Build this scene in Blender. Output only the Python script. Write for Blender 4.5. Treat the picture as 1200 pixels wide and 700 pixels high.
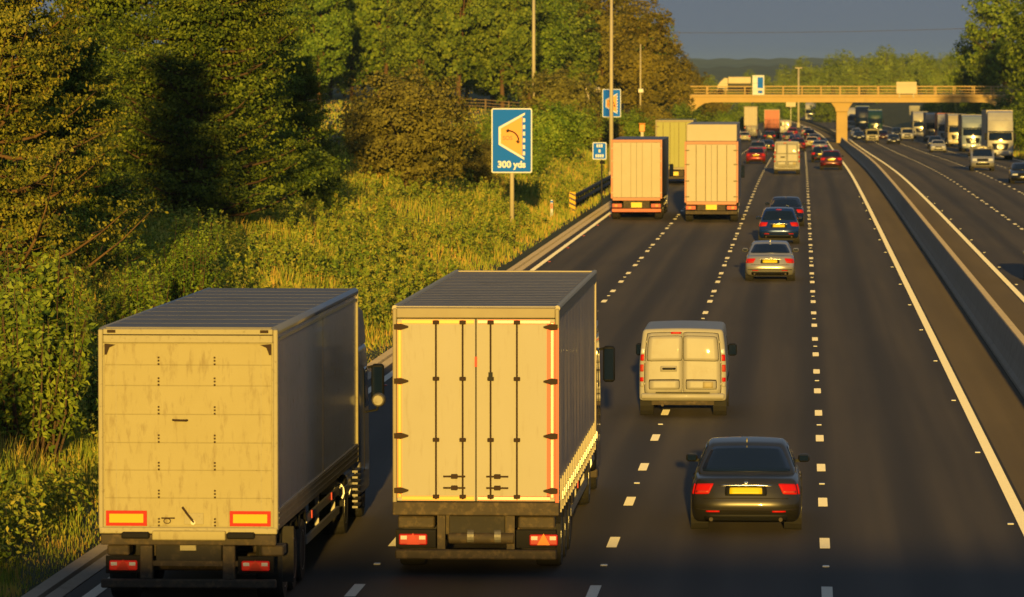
import bpy, bmesh, math, random
import numpy as np
from mathutils import Vector, Matrix

SC = bpy.context.scene
COL = SC.collection
for _o in list(bpy.data.objects):
    bpy.data.objects.remove(_o, do_unlink=True)
R = math.radians

# ------------------------------------------------------------------ camera
EYE = 7.7                                   # eye height above the carriageway
cam = bpy.data.cameras.new('camera')
cam.sensor_width = 36.0
cam.lens = 180.0
cam.clip_start = 0.5
cam.clip_end = 20000
cam.dof.use_dof = True
cam.dof.focus_distance = 100.0
cam.dof.aperture_fstop = 4.6
cam_o = bpy.data.objects.new('camera', cam)
COL.objects.link(cam_o)
cam_o.location = (0, 0, EYE)
_ph = math.atan(266 / 6000)
_th = math.atan(340 / 6000 * math.cos(_ph))
cam_o.rotation_euler = (math.pi / 2 - _ph, 0, _th)
SC.camera = cam_o

# ------------------------------------------------------------------ sky, sun, exposure
SUN_EL, SUN_AZ = 5.0, 2.3                   # low sun behind the camera, a touch to the right
wd = bpy.data.worlds.new('World')
SC.world = wd
wd.use_nodes = True
nt = wd.node_tree
nt.nodes.clear()
wo = nt.nodes.new('ShaderNodeOutputWorld')
bg = nt.nodes.new('ShaderNodeBackground')
sky = nt.nodes.new('ShaderNodeTexSky')
sky.sky_type = 'NISHITA'
sky.sun_disc = False
sky.sun_elevation = R(SUN_EL)
sky.sun_rotation = R(180 - SUN_AZ)
sky.air_density = 1.0
sky.dust_density = 0.4
sky.ozone_density = 1.0
nt.links.new(sky.outputs[0], bg.inputs[0])
bg.inputs[1].default_value = 0.05
# a grey-blue evening cloud sheet over the whole sky, thin enough that the clear sky shows through
bg2 = nt.nodes.new('ShaderNodeBackground'); bg2.inputs[1].default_value = 1.0
wtc = nt.nodes.new('ShaderNodeTexCoord'); wmp = nt.nodes.new('ShaderNodeMapping'); wmp.inputs['Scale'].default_value = (2, 2, 9)
wnz = nt.nodes.new('ShaderNodeTexNoise'); wnz.inputs['Scale'].default_value = 1.6; wnz.inputs['Detail'].default_value = 5
wmx = nt.nodes.new('ShaderNodeMix'); wmx.data_type = 'RGBA'
wmx.inputs[6].default_value = (.098, .128, .172, 1); wmx.inputs[7].default_value = (.130, .164, .214, 1)
nt.links.new(wtc.outputs['Generated'], wmp.inputs[0]); nt.links.new(wmp.outputs[0], wnz.inputs['Vector'])
nt.links.new(wnz.outputs[0], wmx.inputs[0]); nt.links.new(wmx.outputs[2], bg2.inputs[0])
wms = nt.nodes.new('ShaderNodeMixShader'); wms.inputs[0].default_value = .94
nt.links.new(bg.outputs[0], wms.inputs[1]); nt.links.new(bg2.outputs[0], wms.inputs[2])
nt.links.new(wms.outputs[0], wo.inputs[0])

sun = bpy.data.lights.new('sun', 'SUN')
sun.energy = 4.8
sun.angle = R(0.5)
sun.color = (1.0, 0.63, 0.125)
sun_o = bpy.data.objects.new('sun', sun)
COL.objects.link(sun_o)
_d = Vector((-math.sin(R(SUN_AZ)) * math.cos(R(SUN_EL)), math.cos(R(SUN_AZ)) * math.cos(R(SUN_EL)), -math.sin(R(SUN_EL))))
sun_o.rotation_euler = _d.to_track_quat('-Z', 'Y').to_euler()
sun_o.location = (60, -300, 80)

SC.view_settings.view_transform = 'Standard'
SC.view_settings.look = 'None'
SC.view_settings.exposure = 0.15
SC.view_settings.gamma = 1.0
SC.view_settings.use_curve_mapping = False
SC.render.engine = 'CYCLES'
SC.cycles.use_denoising = True
SC.cycles.max_bounces = 6
SC.cycles.diffuse_bounces = 1
SC.cycles.glossy_bounces = 3
SC.cycles.transmission_bounces = 3
SC.cycles.volume_bounces = 0
SC.cycles.caustics_reflective = False
SC.cycles.caustics_refractive = False

# ------------------------------------------------------------------ helpers
def tag(o, label=None, cat=None, group=None, kind=None):
    if label: o['label'] = label
    if cat: o['category'] = cat
    if group: o['group'] = group
    if kind: o['kind'] = kind
    return o

def empty(name, loc=(0, 0, 0), rz=0.0):
    o = bpy.data.objects.new(name, None)
    o.empty_display_size = 0.3
    COL.objects.link(o)
    o.location = loc
    o.rotation_euler = (0, 0, rz)
    return o

def link(name, me, parent=None, mat=None):
    o = bpy.data.objects.new(name, me)
    COL.objects.link(o)
    if parent is not None:
        o.parent = parent
    if mat is not None:
        if not me.materials:
            me.materials.append(mat)
        elif me.materials[0] != mat:
            o.material_slots[0].link = 'OBJECT'
            o.material_slots[0].material = mat
    return o

def fast_mesh(name, co, quads=None, tris=None, smooth=False):
    me = bpy.data.meshes.new(name)
    co = np.asarray(co, dtype=np.float32).reshape(-1, 3)
    idx, starts, totals, n = [], [], [], 0
    if quads is not None and len(quads):
        q = np.asarray(quads, dtype=np.int32)
        idx.append(q.ravel()); starts.append(np.arange(len(q)) * 4 + n); totals.append(np.full(len(q), 4)); n += q.size
    if tris is not None and len(tris):
        t = np.asarray(tris, dtype=np.int32)
        idx.append(t.ravel()); starts.append(np.arange(len(t)) * 3 + n); totals.append(np.full(len(t), 3)); n += t.size
    idx = np.concatenate(idx).astype(np.int32); starts = np.concatenate(starts).astype(np.int32); totals = np.concatenate(totals).astype(np.int32)
    me.vertices.add(len(co)); me.vertices.foreach_set('co', co.ravel())
    me.loops.add(len(idx)); me.loops.foreach_set('vertex_index', idx)
    me.polygons.add(len(starts)); me.polygons.foreach_set('loop_start', starts)
    me.polygons.foreach_set('loop_total', totals)
    if smooth:
        me.polygons.foreach_set('use_smooth', np.ones(len(starts), dtype=bool))
    me.update(calc_edges=True)
    return me

class MB:
    """collects boxes, cylinders, tubes and prisms; mesh() turns them into ONE mesh"""
    def __init__(s):
        s.v, s.f = [], []
    def add(s, verts, faces):
        n = len(s.v)
        s.v += [tuple(map(float, p)) for p in verts]
        s.f += [tuple(i + n for i in fc) for fc in faces]
        return s
    def box(s, x0, x1, y0, y1, z0, z1):
        v = [(x, y, z) for z in (z0, z1) for y in (y0, y1) for x in (x0, x1)]
        return s.add(v, [(0, 2, 3, 1), (4, 5, 7, 6), (0, 1, 5, 4), (2, 6, 7, 3), (0, 4, 6, 2), (1, 3, 7, 5)])
    def cyl(s, p0, p1, r0, r1=None, n=10, cap=True):
        r1 = r0 if r1 is None else r1
        p0, p1 = Vector(p0), Vector(p1)
        d = (p1 - p0).normalized()
        a = d.orthogonal().normalized(); b = d.cross(a)
        v = []
        for p, r in ((p0, r0), (p1, r1)):
            for k in range(n):
                t = 2 * math.pi * k / n
                v.append(p + (a * math.cos(t) + b * math.sin(t)) * r)
        f = [(k, (k + 1) % n, n + (k + 1) % n, n + k) for k in range(n)]
        if cap:
            f += [tuple(reversed(range(n))), tuple(range(n, 2 * n))]
        return s.add(v, f)
    def tube(s, pts, rad, n=6):
        for i in range(len(pts) - 1):
            r0 = rad[i] if hasattr(rad, '__len__') else rad
            r1 = rad[i + 1] if hasattr(rad, '__len__') else rad
            s.cyl(pts[i], pts[i + 1], r0, r1, n, True)
        return s
    def prism_y(s, poly, y0, y1):          # polygon in x,z extruded along y
        n = len(poly)
        v = [(x, y0, z) for x, z in poly] + [(x, y1, z) for x, z in poly]
        f = [tuple(range(n)), tuple(reversed(range(n, 2 * n)))]
        f += [(k, k + n, (k + 1) % n + n, (k + 1) % n) for k in range(n)]
        return s.add(v, f)
    def prism_x(s, poly, x0, x1):          # polygon in y,z extruded along x
        n = len(poly)
        v = [(x0, y, z) for y, z in poly] + [(x1, y, z) for y, z in poly]
        f = [tuple(reversed(range(n))), tuple(range(n, 2 * n))]
        f += [(k, (k + 1) % n, (k + 1) % n + n, k + n) for k in range(n)]
        return s.add(v, f)
    def mesh(s, name='part', bevel=0.0, smooth=False):
        me = bpy.data.meshes.new(name)
        me.from_pydata(s.v, [], s.f)
        bm = bmesh.new(); bm.from_mesh(me)
        bmesh.ops.recalc_face_normals(bm, faces=bm.faces)
        if bevel > 0:
            bmesh.ops.bevel(bm, geom=list(bm.edges), offset=bevel, segments=1, affect='EDGES', clamp_overlap=True)
        bm.to_mesh(me); bm.free()
        if smooth:
            for p in me.polygons: p.use_smooth = True
        me.update()
        return me

class Shape:
    """rounded box whose surface is pushed through a deform function; patches lie on the same surface"""
    def __init__(s, h, r, deform, n=9):
        s.h = np.array(h, float); s.r = r; s.d = deform; s.n = n
    def pts(s, face, u, v):
        u = np.asarray(u, float); v = np.asarray(v, float); o = np.ones_like(u)
        q = {'rear': (u, -o, v), 'front': (u, o, v), 'left': (-o, u, v), 'right': (o, u, v), 'top': (u, v, o), 'bottom': (u, v, -o)}[face]
        p = np.stack(q, -1) * s.h
        inner = np.clip(p, -(s.h - s.r), s.h - s.r)
        dd = p - inner
        nn = dd / np.maximum(np.linalg.norm(dd, axis=-1, keepdims=True), 1e-9)
        return s.d(inner + nn * s.r)
    def mesh(s, name, faces=('rear', 'front', 'left', 'right', 'top', 'bottom')):
        V, F, n0 = [], [], 0
        def axis(h):
            e = s.r / h
            a = np.concatenate([[-1, -1 + e * .2, -1 + e * .5], np.linspace(-1 + e, 1 - e, s.n), [1 - e * .5, 1 - e * .2, 1]])
            return a
        ax = {0: axis(s.h[0]), 1: axis(s.h[1]), 2: axis(s.h[2])}
        for fc in faces:
            ua, va = {'rear': (0, 2), 'front': (0, 2), 'left': (1, 2), 'right': (1, 2), 'top': (0, 1), 'bottom': (0, 1)}[fc]
            U, W = np.meshgrid(ax[ua], ax[va], indexing='ij')
            P = s.pts(fc, U, W)
            a, b = U.shape
            V.append(P.reshape(-1, 3))
            ii = np.arange(a * b).reshape(a, b)
            q = np.stack([ii[:-1, :-1], ii[1:, :-1], ii[1:, 1:], ii[:-1, 1:]], -1).reshape(-1, 4) + n0
            F.append(q); n0 += a * b
        me = fast_mesh(name, np.concatenate(V), np.concatenate(F), smooth=True)
        bm = bmesh.new(); bm.from_mesh(me)
        bmesh.ops.remove_doubles(bm, verts=bm.verts, dist=1e-4)
        bmesh.ops.recalc_face_normals(bm, faces=bm.faces)
        bm.to_mesh(me); bm.free()
        for p in me.polygons: p.use_smooth = True
        return me
    def patch(s, name, face, cor, off=.006, rnd=0.0, n=(7, 7), sink=.012):
        """cor: four (u,v) corners, anticlockwise; rnd rounds them; off lifts the sheet off the surface"""
        a, b = n
        S, T = np.meshgrid(np.linspace(-1, 1, a), np.linspace(-1, 1, b), indexing='ij')
        if rnd > 0:
            p = np.stack([S, T], -1); k = 1 - rnd
            inn = np.clip(p, -k, k); dd = p - inn
            # square ring to round ring
            m = np.maximum(np.abs(dd[..., 0]), np.abs(dd[..., 1])); L = np.linalg.norm(dd, axis=-1)
            sc = np.where(L > 1e-9, m / np.maximum(L, 1e-9), 1)
            p = inn + dd * sc[..., None]
            S, T = p[..., 0], p[..., 1]
        S, T = (S + 1) / 2, (T + 1) / 2
        c = np.array(cor, float)
        def ev(S, T):
            w = [(1 - S) * (1 - T), S * (1 - T), S * T, (1 - S) * T]
            U = sum(w[i] * c[i, 0] for i in range(4)); W = sum(w[i] * c[i, 1] for i in range(4))
            return U, W
        U, W = ev(S, T)
        e = 1e-3
        P = s.pts(face, U, W)
        du = s.pts(face, U + e, W) - s.pts(face, U - e, W)
        dv = s.pts(face, U, W + e) - s.pts(face, U, W - e)
        N = np.cross(du, dv)
        N /= np.maximum(np.linalg.norm(N, axis=-1, keepdims=True), 1e-12)
        if face in ('front', 'left', 'bottom'): N = -N
        top = P + N * off; low = P - N * sink
        V = np.concatenate([top.reshape(-1, 3), low.reshape(-1, 3)])
        ii = np.arange(a * b).reshape(a, b)
        q = [np.stack([ii[:-1, :-1], ii[1:, :-1], ii[1:, 1:], ii[:-1, 1:]], -1).reshape(-1, 4)]
        ring = list(ii[:, 0]) + list(ii[-1, 1:]) + list(ii[-2::-1, -1]) + list(ii[0, -2:0:-1])
        ring = np.array(ring); nx = np.roll(ring, -1)
        q.append(np.stack([ring, ring + a * b, nx + a * b, nx], -1))
        me = fast_mesh(name, V, np.concatenate(q), smooth=False)
        me.polygons.foreach_set('use_smooth', np.concatenate([np.ones(len(q[0]), bool), np.zeros(len(q[1]), bool)]))
        bm = bmesh.new(); bm.from_mesh(me); bmesh.ops.recalc_face_normals(bm, faces=bm.faces)
        bm.to_mesh(me); bm.free()
        return me

def rect(u0, u1, v0, v1):
    return [(u0, v0), (u1, v0), (u1, v1), (u0, v1)]

# ------------------------------------------------------------------ materials
M = {}
def mat(name, col, rough=.6, metal=0.0, spec=.5, coat=0.0, emis=None, noise=None, bump=None, coords='Object', dirt=None, estr=1.0, dscale=None):
    """noise=(scale, amount, colour2); bump=(scale, strength); dirt=(scale, colour, amount, threshold)"""
    m = bpy.data.materials.new(name); m.use_nodes = True
    t = m.node_tree; b = t.nodes['Principled BSDF']; L = t.links.new
    b.inputs['Base Color'].default_value = (*col, 1)
    b.inputs['Roughness'].default_value = rough
    b.inputs['Metallic'].default_value = metal
    b.inputs['Specular IOR Level'].default_value = spec
    b.inputs['Coat Weight'].default_value = coat
    b.inputs['Coat Roughness'].default_value = .04
    if emis:
        b.inputs['Emission Color'].default_value = (*emis, 1); b.inputs['Emission Strength'].default_value = estr
    tc = t.nodes.new('ShaderNodeTexCoord')
    cur = None
    def mix(fac_socket, a, c2):
        mx = t.nodes.new('ShaderNodeMix'); mx.data_type = 'RGBA'
        L(fac_socket, mx.inputs[0])
        if isinstance(a, tuple): mx.inputs[6].default_value = (*a, 1)
        else: L(a, mx.inputs[6])
        mx.inputs[7].default_value = (*c2, 1)
        return mx.outputs[2]
    def nz(scale, detail=6, rough_=.6, st=None):
        n = t.nodes.new('ShaderNodeTexNoise'); n.inputs['Scale'].default_value = scale
        n.inputs['Detail'].default_value = detail; n.inputs['Roughness'].default_value = rough_
        if st:
            mp = t.nodes.new('ShaderNodeMapping'); mp.inputs['Scale'].default_value = st
            L(tc.outputs[coords], mp.inputs[0]); L(mp.outputs[0], n.inputs['Vector'])
        else:
            L(tc.outputs[coords], n.inputs['Vector'])
        return n.outputs[0]
    def ramp(s, lo, hi):
        r = t.nodes.new('ShaderNodeMapRange'); r.inputs[1].default_value = lo; r.inputs[2].default_value = hi
        L(s, r.inputs[0]); return r.outputs[0]
    if noise:
        sc, amt, c2 = noise
        f = ramp(nz(sc), .5 - .5 * amt, .5 + .5 * amt)
        cur = mix(f, col, c2)
    if dirt:
        sc, c2, amt, th = dirt
        f = ramp(nz(sc, 9, .7, dscale), th, th + .22)
        ml = t.nodes.new('ShaderNodeMath'); ml.operation = 'MULTIPLY'; ml.inputs[1].default_value = amt; L(f, ml.inputs[0])
        cur = mix(ml.outputs[0], cur if cur is not None else col, c2)
    if cur is not None:
        L(cur, b.inputs['Base Color'])
    if bump:
        bn = t.nodes.new('ShaderNodeBump'); bn.inputs['Strength'].default_value = bump[1]; bn.inputs['Distance'].default_value = .02
        L(nz(bump[0], 4), bn.inputs['Height']); L(bn.outputs[0], b.inputs['Normal'])
    M[name] = m
    return m

def foliage(name, c1, c2, c3, scale=1.2, rough=.65, trans=.12, gain=1.5, rg=(.98, 1.25)):
    m = bpy.data.materials.new(name); m.use_nodes = True
    t = m.node_tree; b = t.nodes['Principled BSDF']; L = t.links.new
    g = t.nodes.new('ShaderNodeNewGeometry'); oi = t.nodes.new('ShaderNodeObjectInfo')
    n = t.nodes.new('ShaderNodeTexNoise'); n.inputs['Scale'].default_value = scale; n.inputs['Detail'].default_value = 5
    L(g.outputs['Position'], n.inputs['Vector'])
    ri = t.nodes.new('ShaderNodeMath'); ri.operation = 'MULTIPLY_ADD'
    L(g.outputs['Random Per Island'], ri.inputs[0]); ri.inputs[1].default_value = .45
    L(n.outputs[0], ri.inputs[2])
    c1, c2, c3 = [(c[0] * gain * rg[0], min(.42, c[1] * gain * rg[1]), c[2] * gain) for c in (c1, c2, c3)]
    cr = t.nodes.new('ShaderNodeValToRGB'); e = cr.color_ramp.elements
    e[0].position = .42; e[0].color = (*c1, 1); e[1].position = .95; e[1].color = (*c3, 1)
    k = cr.color_ramp.elements.new(.68); k.color = (*c2, 1)
    L(ri.outputs[0], cr.inputs[0])
    hs = t.nodes.new('ShaderNodeHueSaturation')
    mr = t.nodes.new('ShaderNodeMapRange'); L(oi.outputs['Random'], mr.inputs[0]); mr.inputs[3].default_value = .985; mr.inputs[4].default_value = 1.012
    # hue about .5
    h2 = t.nodes.new('ShaderNodeMath'); h2.operation = 'MULTIPLY'; h2.inputs[1].default_value = .5; L(mr.outputs[0], h2.inputs[0])
    L(h2.outputs[0], hs.inputs['Hue']); L(cr.outputs[0], hs.inputs['Color'])
    b.inputs['Roughness'].default_value = rough
    b.inputs['Specular IOR Level'].default_value = .12
    L(hs.outputs[0], b.inputs['Base Color'])
    tr = t.nodes.new('ShaderNodeBsdfTranslucent'); L(hs.outputs[0], tr.inputs[0])
    mx = t.nodes.new('ShaderNodeMixShader'); mx.inputs[0].default_value = trans
    out = t.nodes['Material Output']
    L(b.outputs[0], mx.inputs[1]); L(tr.outputs[0], mx.inputs[2]); L(mx.outputs[0], out.inputs[0])
    M[name] = m
    return m
# ------------------------------------------------------------------ surface materials
def asphalt(name, c1, c2, lanes=None, rough=.75):
    m = bpy.data.materials.new(name); m.use_nodes = True
    t = m.node_tree; b = t.nodes['Principled BSDF']; L = t.links.new
    tc = t.nodes.new('ShaderNodeTexCoord')
    def nz(scale, vs, detail=6):
        mp = t.nodes.new('ShaderNodeMapping'); mp.inputs['Scale'].default_value = vs
        L(tc.outputs['Object'], mp.inputs[0])
        n = t.nodes.new('ShaderNodeTexNoise'); n.inputs['Scale'].default_value = scale; n.inputs['Detail'].default_value = detail
        L(mp.outputs[0], n.inputs['Vector']); return n.outputs[0]
    def mix(f, a, c):
        mx = t.nodes.new('ShaderNodeMix'); mx.data_type = 'RGBA'; L(f, mx.inputs[0])
        for i, k in ((6, a), (7, c)):
            if isinstance(k, tuple): mx.inputs[i].default_value = (*k, 1)
            else: L(k, mx.inputs[i])
        return mx.outputs[2]
    def rng(s, lo, hi, a=0., c=1.):
        r = t.nodes.new('ShaderNodeMapRange'); L(s, r.inputs[0])
        for i, k in enumerate((lo, hi, a, c)): r.inputs[i + 1].default_value = k
        return r.outputs[0]
    col = mix(rng(nz(1.0, (1.6, .02, 1)), .35, .65), c1, c2)                # long streaks of wear
    col = mix(rng(nz(.35, (1, .12, 1), 3), .45, .62, 0, .35), col, tuple(k * .62 for k in c1))
    col = mix(rng(nz(60, (1, 1, 1), 3), .3, .7, 0, .35), col, tuple(k * 1.7 for k in c2))
    if lanes:
        # wheel tracks worn paler and an oil-darkened strip in the middle of each lane
        sp = t.nodes.new('ShaderNodeSeparateXYZ'); L(tc.outputs['Object'], sp.inputs[0])
        x0, w = lanes
        a1 = t.nodes.new('ShaderNodeMath'); a1.operation = 'MULTIPLY_ADD'; L(sp.outputs[0], a1.inputs[0])
        a1.inputs[1].default_value = 4 * math.pi / w; a1.inputs[2].default_value = -4 * math.pi * x0 / w
        s1 = t.nodes.new('ShaderNodeMath'); s1.operation = 'COSINE'; L(a1.outputs[0], s1.inputs[0])
        col = mix(rng(s1.outputs[0], .0, 1., 0, .7), col, tuple(k * .68 for k in c1))
    L(col, b.inputs['Base Color'])
    b.inputs['Roughness'].default_value = rough
    b.inputs['Specular IOR Level'].default_value = .4
    b.inputs['Diffuse Roughness'].default_value = 1.0
    bn = t.nodes.new('ShaderNodeBump'); bn.inputs['Strength'].default_value = .5; bn.inputs['Distance'].default_value = .006
    L(nz(90, (1, 1, 1), 2), bn.inputs['Height']); L(bn.outputs[0], b.inputs['Normal'])
    M[name] = m

asphalt('asphalt', (.0205, .0175, .016), (.040, .0335, .0285), (-10.4, 3.55))
asphalt('asphalt_strip', (.055, .042, .025), (.075, .057, .033), None, .85)
mat('road_paint', (.78, .74, .64), .7, noise=(9, .8, (.62, .57, .47)), dirt=(25, (.18, .15, .12), .6, .55))
M['road_paint'].node_tree.nodes['Principled BSDF'].inputs['Diffuse Roughness'].default_value = 1.0
mat('stud_white', (.8, .78, .7), .2)
mat('stud_red', (.7, .06, .03), .25)
mat('concrete', (.42, .35, .27), .85, noise=(1.2, .9, (.30, .245, .185)), bump=(30, .3), dirt=(2.2, (.10, .085, .07), .6, .55))
M['concrete'].node_tree.nodes['Principled BSDF'].inputs['Diffuse Roughness'].default_value = 1.0
mat('concrete_warm', (.62, .43, .17), .8, noise=(.5, .8, (.52, .35, .13)), dirt=(.9, (.14, .10, .06), .6, .58))
mat('ground', (.075, .085, .022), .95, noise=(.5, .8, (.05, .055, .018)), bump=(6, .5), dirt=(.12, (.13, .12, .03), .8, .5))
mat('soil', (.07, .055, .035), .95, noise=(3, .9, (.05, .045, .02)))
mat('hill', (.05, .075, .035), 1.0, noise=(.004, .5, (.12, .13, .05)), dirt=(.012, (.025, .045, .02), .9, .45))
mat('bark', (.13, .075, .04), .95, noise=(6, .9, (.07, .045, .03)))
mat('bark_red', (.20, .11, .045), .95, noise=(8, .9, (.12, .07, .03)))
mat('steel_grey', (.36, .34, .30), .5, .3, noise=(3, .8, (.28, .26, .22)))
mat('steel_dark', (.035, .032, .03), .6, .2)
mat('post_cream', (.62, .54, .36), .6, noise=(4, .8, (.5, .43, .28)))
mat('timber', (.26, .18, .10), .9, noise=(7, .8, (.18, .12, .07)))
foliage('leaf_dark', (.010, .017, .004), (.046, .058, .008), (.125, .125, .018), .8, gain=1.9)  # shade of the gaps put into the colour: darkest tone kept near black
foliage('leaf_pine', (.016, .020, .004), (.062, .062, .009), (.165, .125, .018), .75, gain=2.2, rg=(1.0, 1.16))  # lit clumps and black gaps partly coloured in by the wide ramp
foliage('leaf_mid', (.030, .046, .006), (.075, .092, .012), (.14, .145, .02), 1.2, gain=1.9)
foliage('leaf_brown', (.042, .034, .010), (.085, .062, .016), (.13, .098, .022), 1.5, gain=2.3, rg=(.92, 1.12))
foliage('leaf_bright', (.045, .066, .010), (.095, .110, .014), (.175, .17, .026), 1.0, gain=1.8)
foliage('leaf_far', (.022, .032, .007), (.066, .075, .012), (.125, .12, .02), .35, gain=2.2)
foliage('leaf_sunny', (.05, .06, .010), (.11, .115, .016), (.17, .16, .025), .3, gain=2.1)
foliage('leaf_rust', (.050, .045, .009), (.10, .082, .014), (.145, .115, .02), .35, gain=1.9, rg=(1.05, 1.1))
foliage('grass_blades', (.050, .060, .009), (.105, .112, .015), (.21, .175, .03), .6, gain=3.1, rg=(1.02, 1.17))
foliage('weed_leaves', (.035, .055, .009), (.085, .098, .014), (.16, .15, .025), .8, gain=2.7, rg=(1.05, 1.2))

# ------------------------------------------------------------------ road geometry
_Zs = np.array([-400, 300, 380, 440, 500, 560, 650, 740, 850, 1000, 1200, 1500, 2500, 12000.])
_zs = np.array([0, 0, -.12, -.45, -.88, -1.35, -2.0, -2.6, -3.2, -3.65, -3.95, -4.3, -5.0, -5.0])
_zk = np.linspace(-400, 3000, 3401)
_zv = np.interp(_zk, _Zs, _zs)
_ker = np.hanning(121); _ker /= _ker.sum()
_zv = np.convolve(np.pad(_zv, 60, mode='edge'), _ker, mode='valid')
def rz(Z): return np.interp(Z, _zk, _zv)
def rc(Z):                                   # the road bends gently left far out
    Z = np.asarray(Z, float)
    d = np.clip(Z - 780, 0, 900)
    return -d * d / (2 * 13500.) - np.clip(Z - 1680, 0, None) * 900 / 13500.

ZST = np.concatenate([np.arange(-200, 300, 10.), np.arange(300, 1000, 10.), np.arange(1000, 2001, 20.)])
def strip(name, xa, xb, dz, m, parent=None, zs=ZST, nx=2, kind=None):
    X = np.linspace(xa, xb, nx)
    P = np.stack([X[None, :] + rc(zs)[:, None], np.repeat(zs[:, None], nx, 1), np.repeat((rz(zs) + dz)[:, None], nx, 1)], -1)
    ii = np.arange(len(zs) * nx).reshape(len(zs), nx)
    q = np.stack([ii[:-1, :-1], ii[:-1, 1:], ii[1:, 1:], ii[1:, :-1]], -1).reshape(-1, 4)
    o = link(name, fast_mesh(name, P.reshape(-1, 3), q), parent, M[m])
    if kind: o['kind'] = kind
    return o

road = strip('road', -10.8, 3.95, 0, 'asphalt', kind='structure', nx=5)
road_b = strip('road', 7.35, 21.2, 0, 'asphalt', kind='structure', nx=5)
strip('hard_strip', 3.95, 5.2, .004, 'asphalt_strip', kind='structure')
strip('hard_strip', 6.02, 7.35, .004, 'asphalt_strip', kind='structure')

# slot-drain kerb along the near verge: two concrete shoulders with a slot between them
kb = MB()
def sweep(mb, prof, zs):                     # closed x,z profile swept along the road
    n = len(prof); V = []
    for Z in zs:
        c, h = float(rc(Z)), float(rz(Z))
        V += [(x + c, Z, z + h) for x, z in prof]
    F = []
    for i in range(len(zs) - 1):
        for k in range(n):
            a, b = i * n + k, i * n + (k + 1) % n
            F.append((a, b, b + n, a + n))
    F += [tuple(range(n)), tuple(reversed(range((len(zs) - 1) * n, len(zs) * n)))]
    mb.add(V, F)
KZ = np.concatenate([np.arange(-100, 400, 20.), np.arange(400, 1300, 20.)])
sweep(kb, [(-11.34, -.2), (-10.8, -.2), (-10.8, .015), (-10.99, .06), (-11.02, -.06), (-11.06, -.06), (-11.08, .075), (-11.30, .085), (-11.34, .05)], KZ)
tag(link('kerb', kb.mesh('kerb'), None, M['concrete']), kind='structure')

# painted lines: solid edge lines, single lane dashes, road studs
for x, w, p in ((-10.42, .2, road), (3.79, .2, road), (7.5, .2, road_b), (20.9, .2, road_b)):
    strip('edge_line', x - w / 2, x + w / 2, .009, 'road_paint', p)
dash_me = MB().box(-.082, .082, -.9, .9, 0, .004).mesh('lane_dash')
dash_me.materials.append(M['road_paint'])
stud_me = MB().box(-.055, .055, -.07, .07, 0, .022).mesh('road_stud', bevel=.008)
stud_me.materials.append(M['stud_white'])
def put(name, me, x, Z, dz, parent, m=None):
    o = bpy.data.objects.new(name, me); COL.objects.link(o); o.parent = parent
    sl = float((rz(Z + 1) - rz(Z - 1)) / 2)
    o.location = (x + float(rc(Z)), Z, float(rz(Z)) + dz); o.rotation_euler = (math.atan(sl), 0, 0)
    if m: o.material_slots[0].link = 'OBJECT'; o.material_slots[0].material = m
    return o
rs = random.Random(4)
for x, p, z0, z1 in ((-6.61, road, 59.5, 420), (-3.065, road, 59.5, 460), (.388, road, 59.5, 460), (10.75, road_b, 235.5, 520), (14.0, road_b, 307.5, 540), (17.2, road_b, 380, 560)):
    Z = z0; k = 0
    rest = MB()
    while Z < 1000:
        if Z < z1:
            put('lane_dash', dash_me, x, Z, .005, p)
            if k % 2 == 0 and Z < 330: put('road_stud', stud_me, x, Z + 4.0, .003, p)
        else:
            c, h = float(rc(Z)), float(rz(Z)) + .006
            rest.add([(x - .08 + c, Z - .9, h), (x + .08 + c, Z - .9, h), (x + .08 + c, Z + .9, h), (x - .08 + c, Z + .9, h)], [(0, 1, 2, 3)])
        Z += 8.0; k += 1
    tag(link('far_lane_dashes', rest.mesh('far_lane_dashes'), p, M['road_paint']), kind='stuff')
for Z in np.arange(70.8, 330, 16.4):
    put('road_stud', stud_me, 3.56, float(Z), .003, road)
    put('road_stud', stud_me, -10.2, float(Z) + 5, .003, road, M['stud_red'])
    if Z > 170: put('road_stud', stud_me, 7.75, float(Z), .003, road_b)

# central concrete step barrier with its joints
bz = np.arange(-60, 745, 7.5)
br = empty('concrete_barrier', (5.6, 0, 0))
tag(br, 'grey stepped concrete safety barrier running down the central reservation', 'barrier')
prof = [(-.36, -.15), (.36, -.15), (.36, .08), (.27, .16), (.20, .38), (.11, .90), (.09, .93), (-.09, .93), (-.11, .90), (-.20, .38), (-.27, .16), (-.36, .08)]
for i in range(0, len(bz) - 4, 4):
    seg = MB()
    sweep(seg, prof, [bz[i], bz[i + 1], bz[i + 2], bz[i + 3], bz[i + 4] - .03])
    link('barrier_length', seg.mesh('barrier_length'), br, M['concrete'])
# the steel rails that take over beyond the overbridge
sr = MB()
for xx in (-.22, .22):
    zz = list(np.arange(752, 1400, 12.))
    sweep(sr, [(5.6 + xx - .04, .45), (5.6 + xx + .04, .45), (5.6 + xx + .04, .75), (5.6 + xx - .04, .75)], zz)
g = empty('guard_rail', (5.6, 752, float(rz(752))))
tag(g, 'dark steel guard rail in the reservation curving left beyond the overbridge', 'guard rail')
o = link('rail', sr.mesh('rail'), g, M['steel_dark']); o.matrix_parent_inverse = Matrix.Translation((-5.6, -752, -float(rz(752))))
gp = MB()
for Z in np.arange(753, 1390, 9.6):
    c, h = float(rc(Z)), float(rz(Z)); gp.box(5.55 + c, 5.65 + c, Z - .05, Z + .05, h - .1, h + .7)
o = link('far_posts', gp.mesh('far_posts'), g, M['steel_dark']); o['kind'] = 'stuff'; o.matrix_parent_inverse = Matrix.Translation((-5.6, -752, -float(rz(752))))
strip('reservation', 5.0, 6.2, -.01, 'soil', kind='structure')

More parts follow.
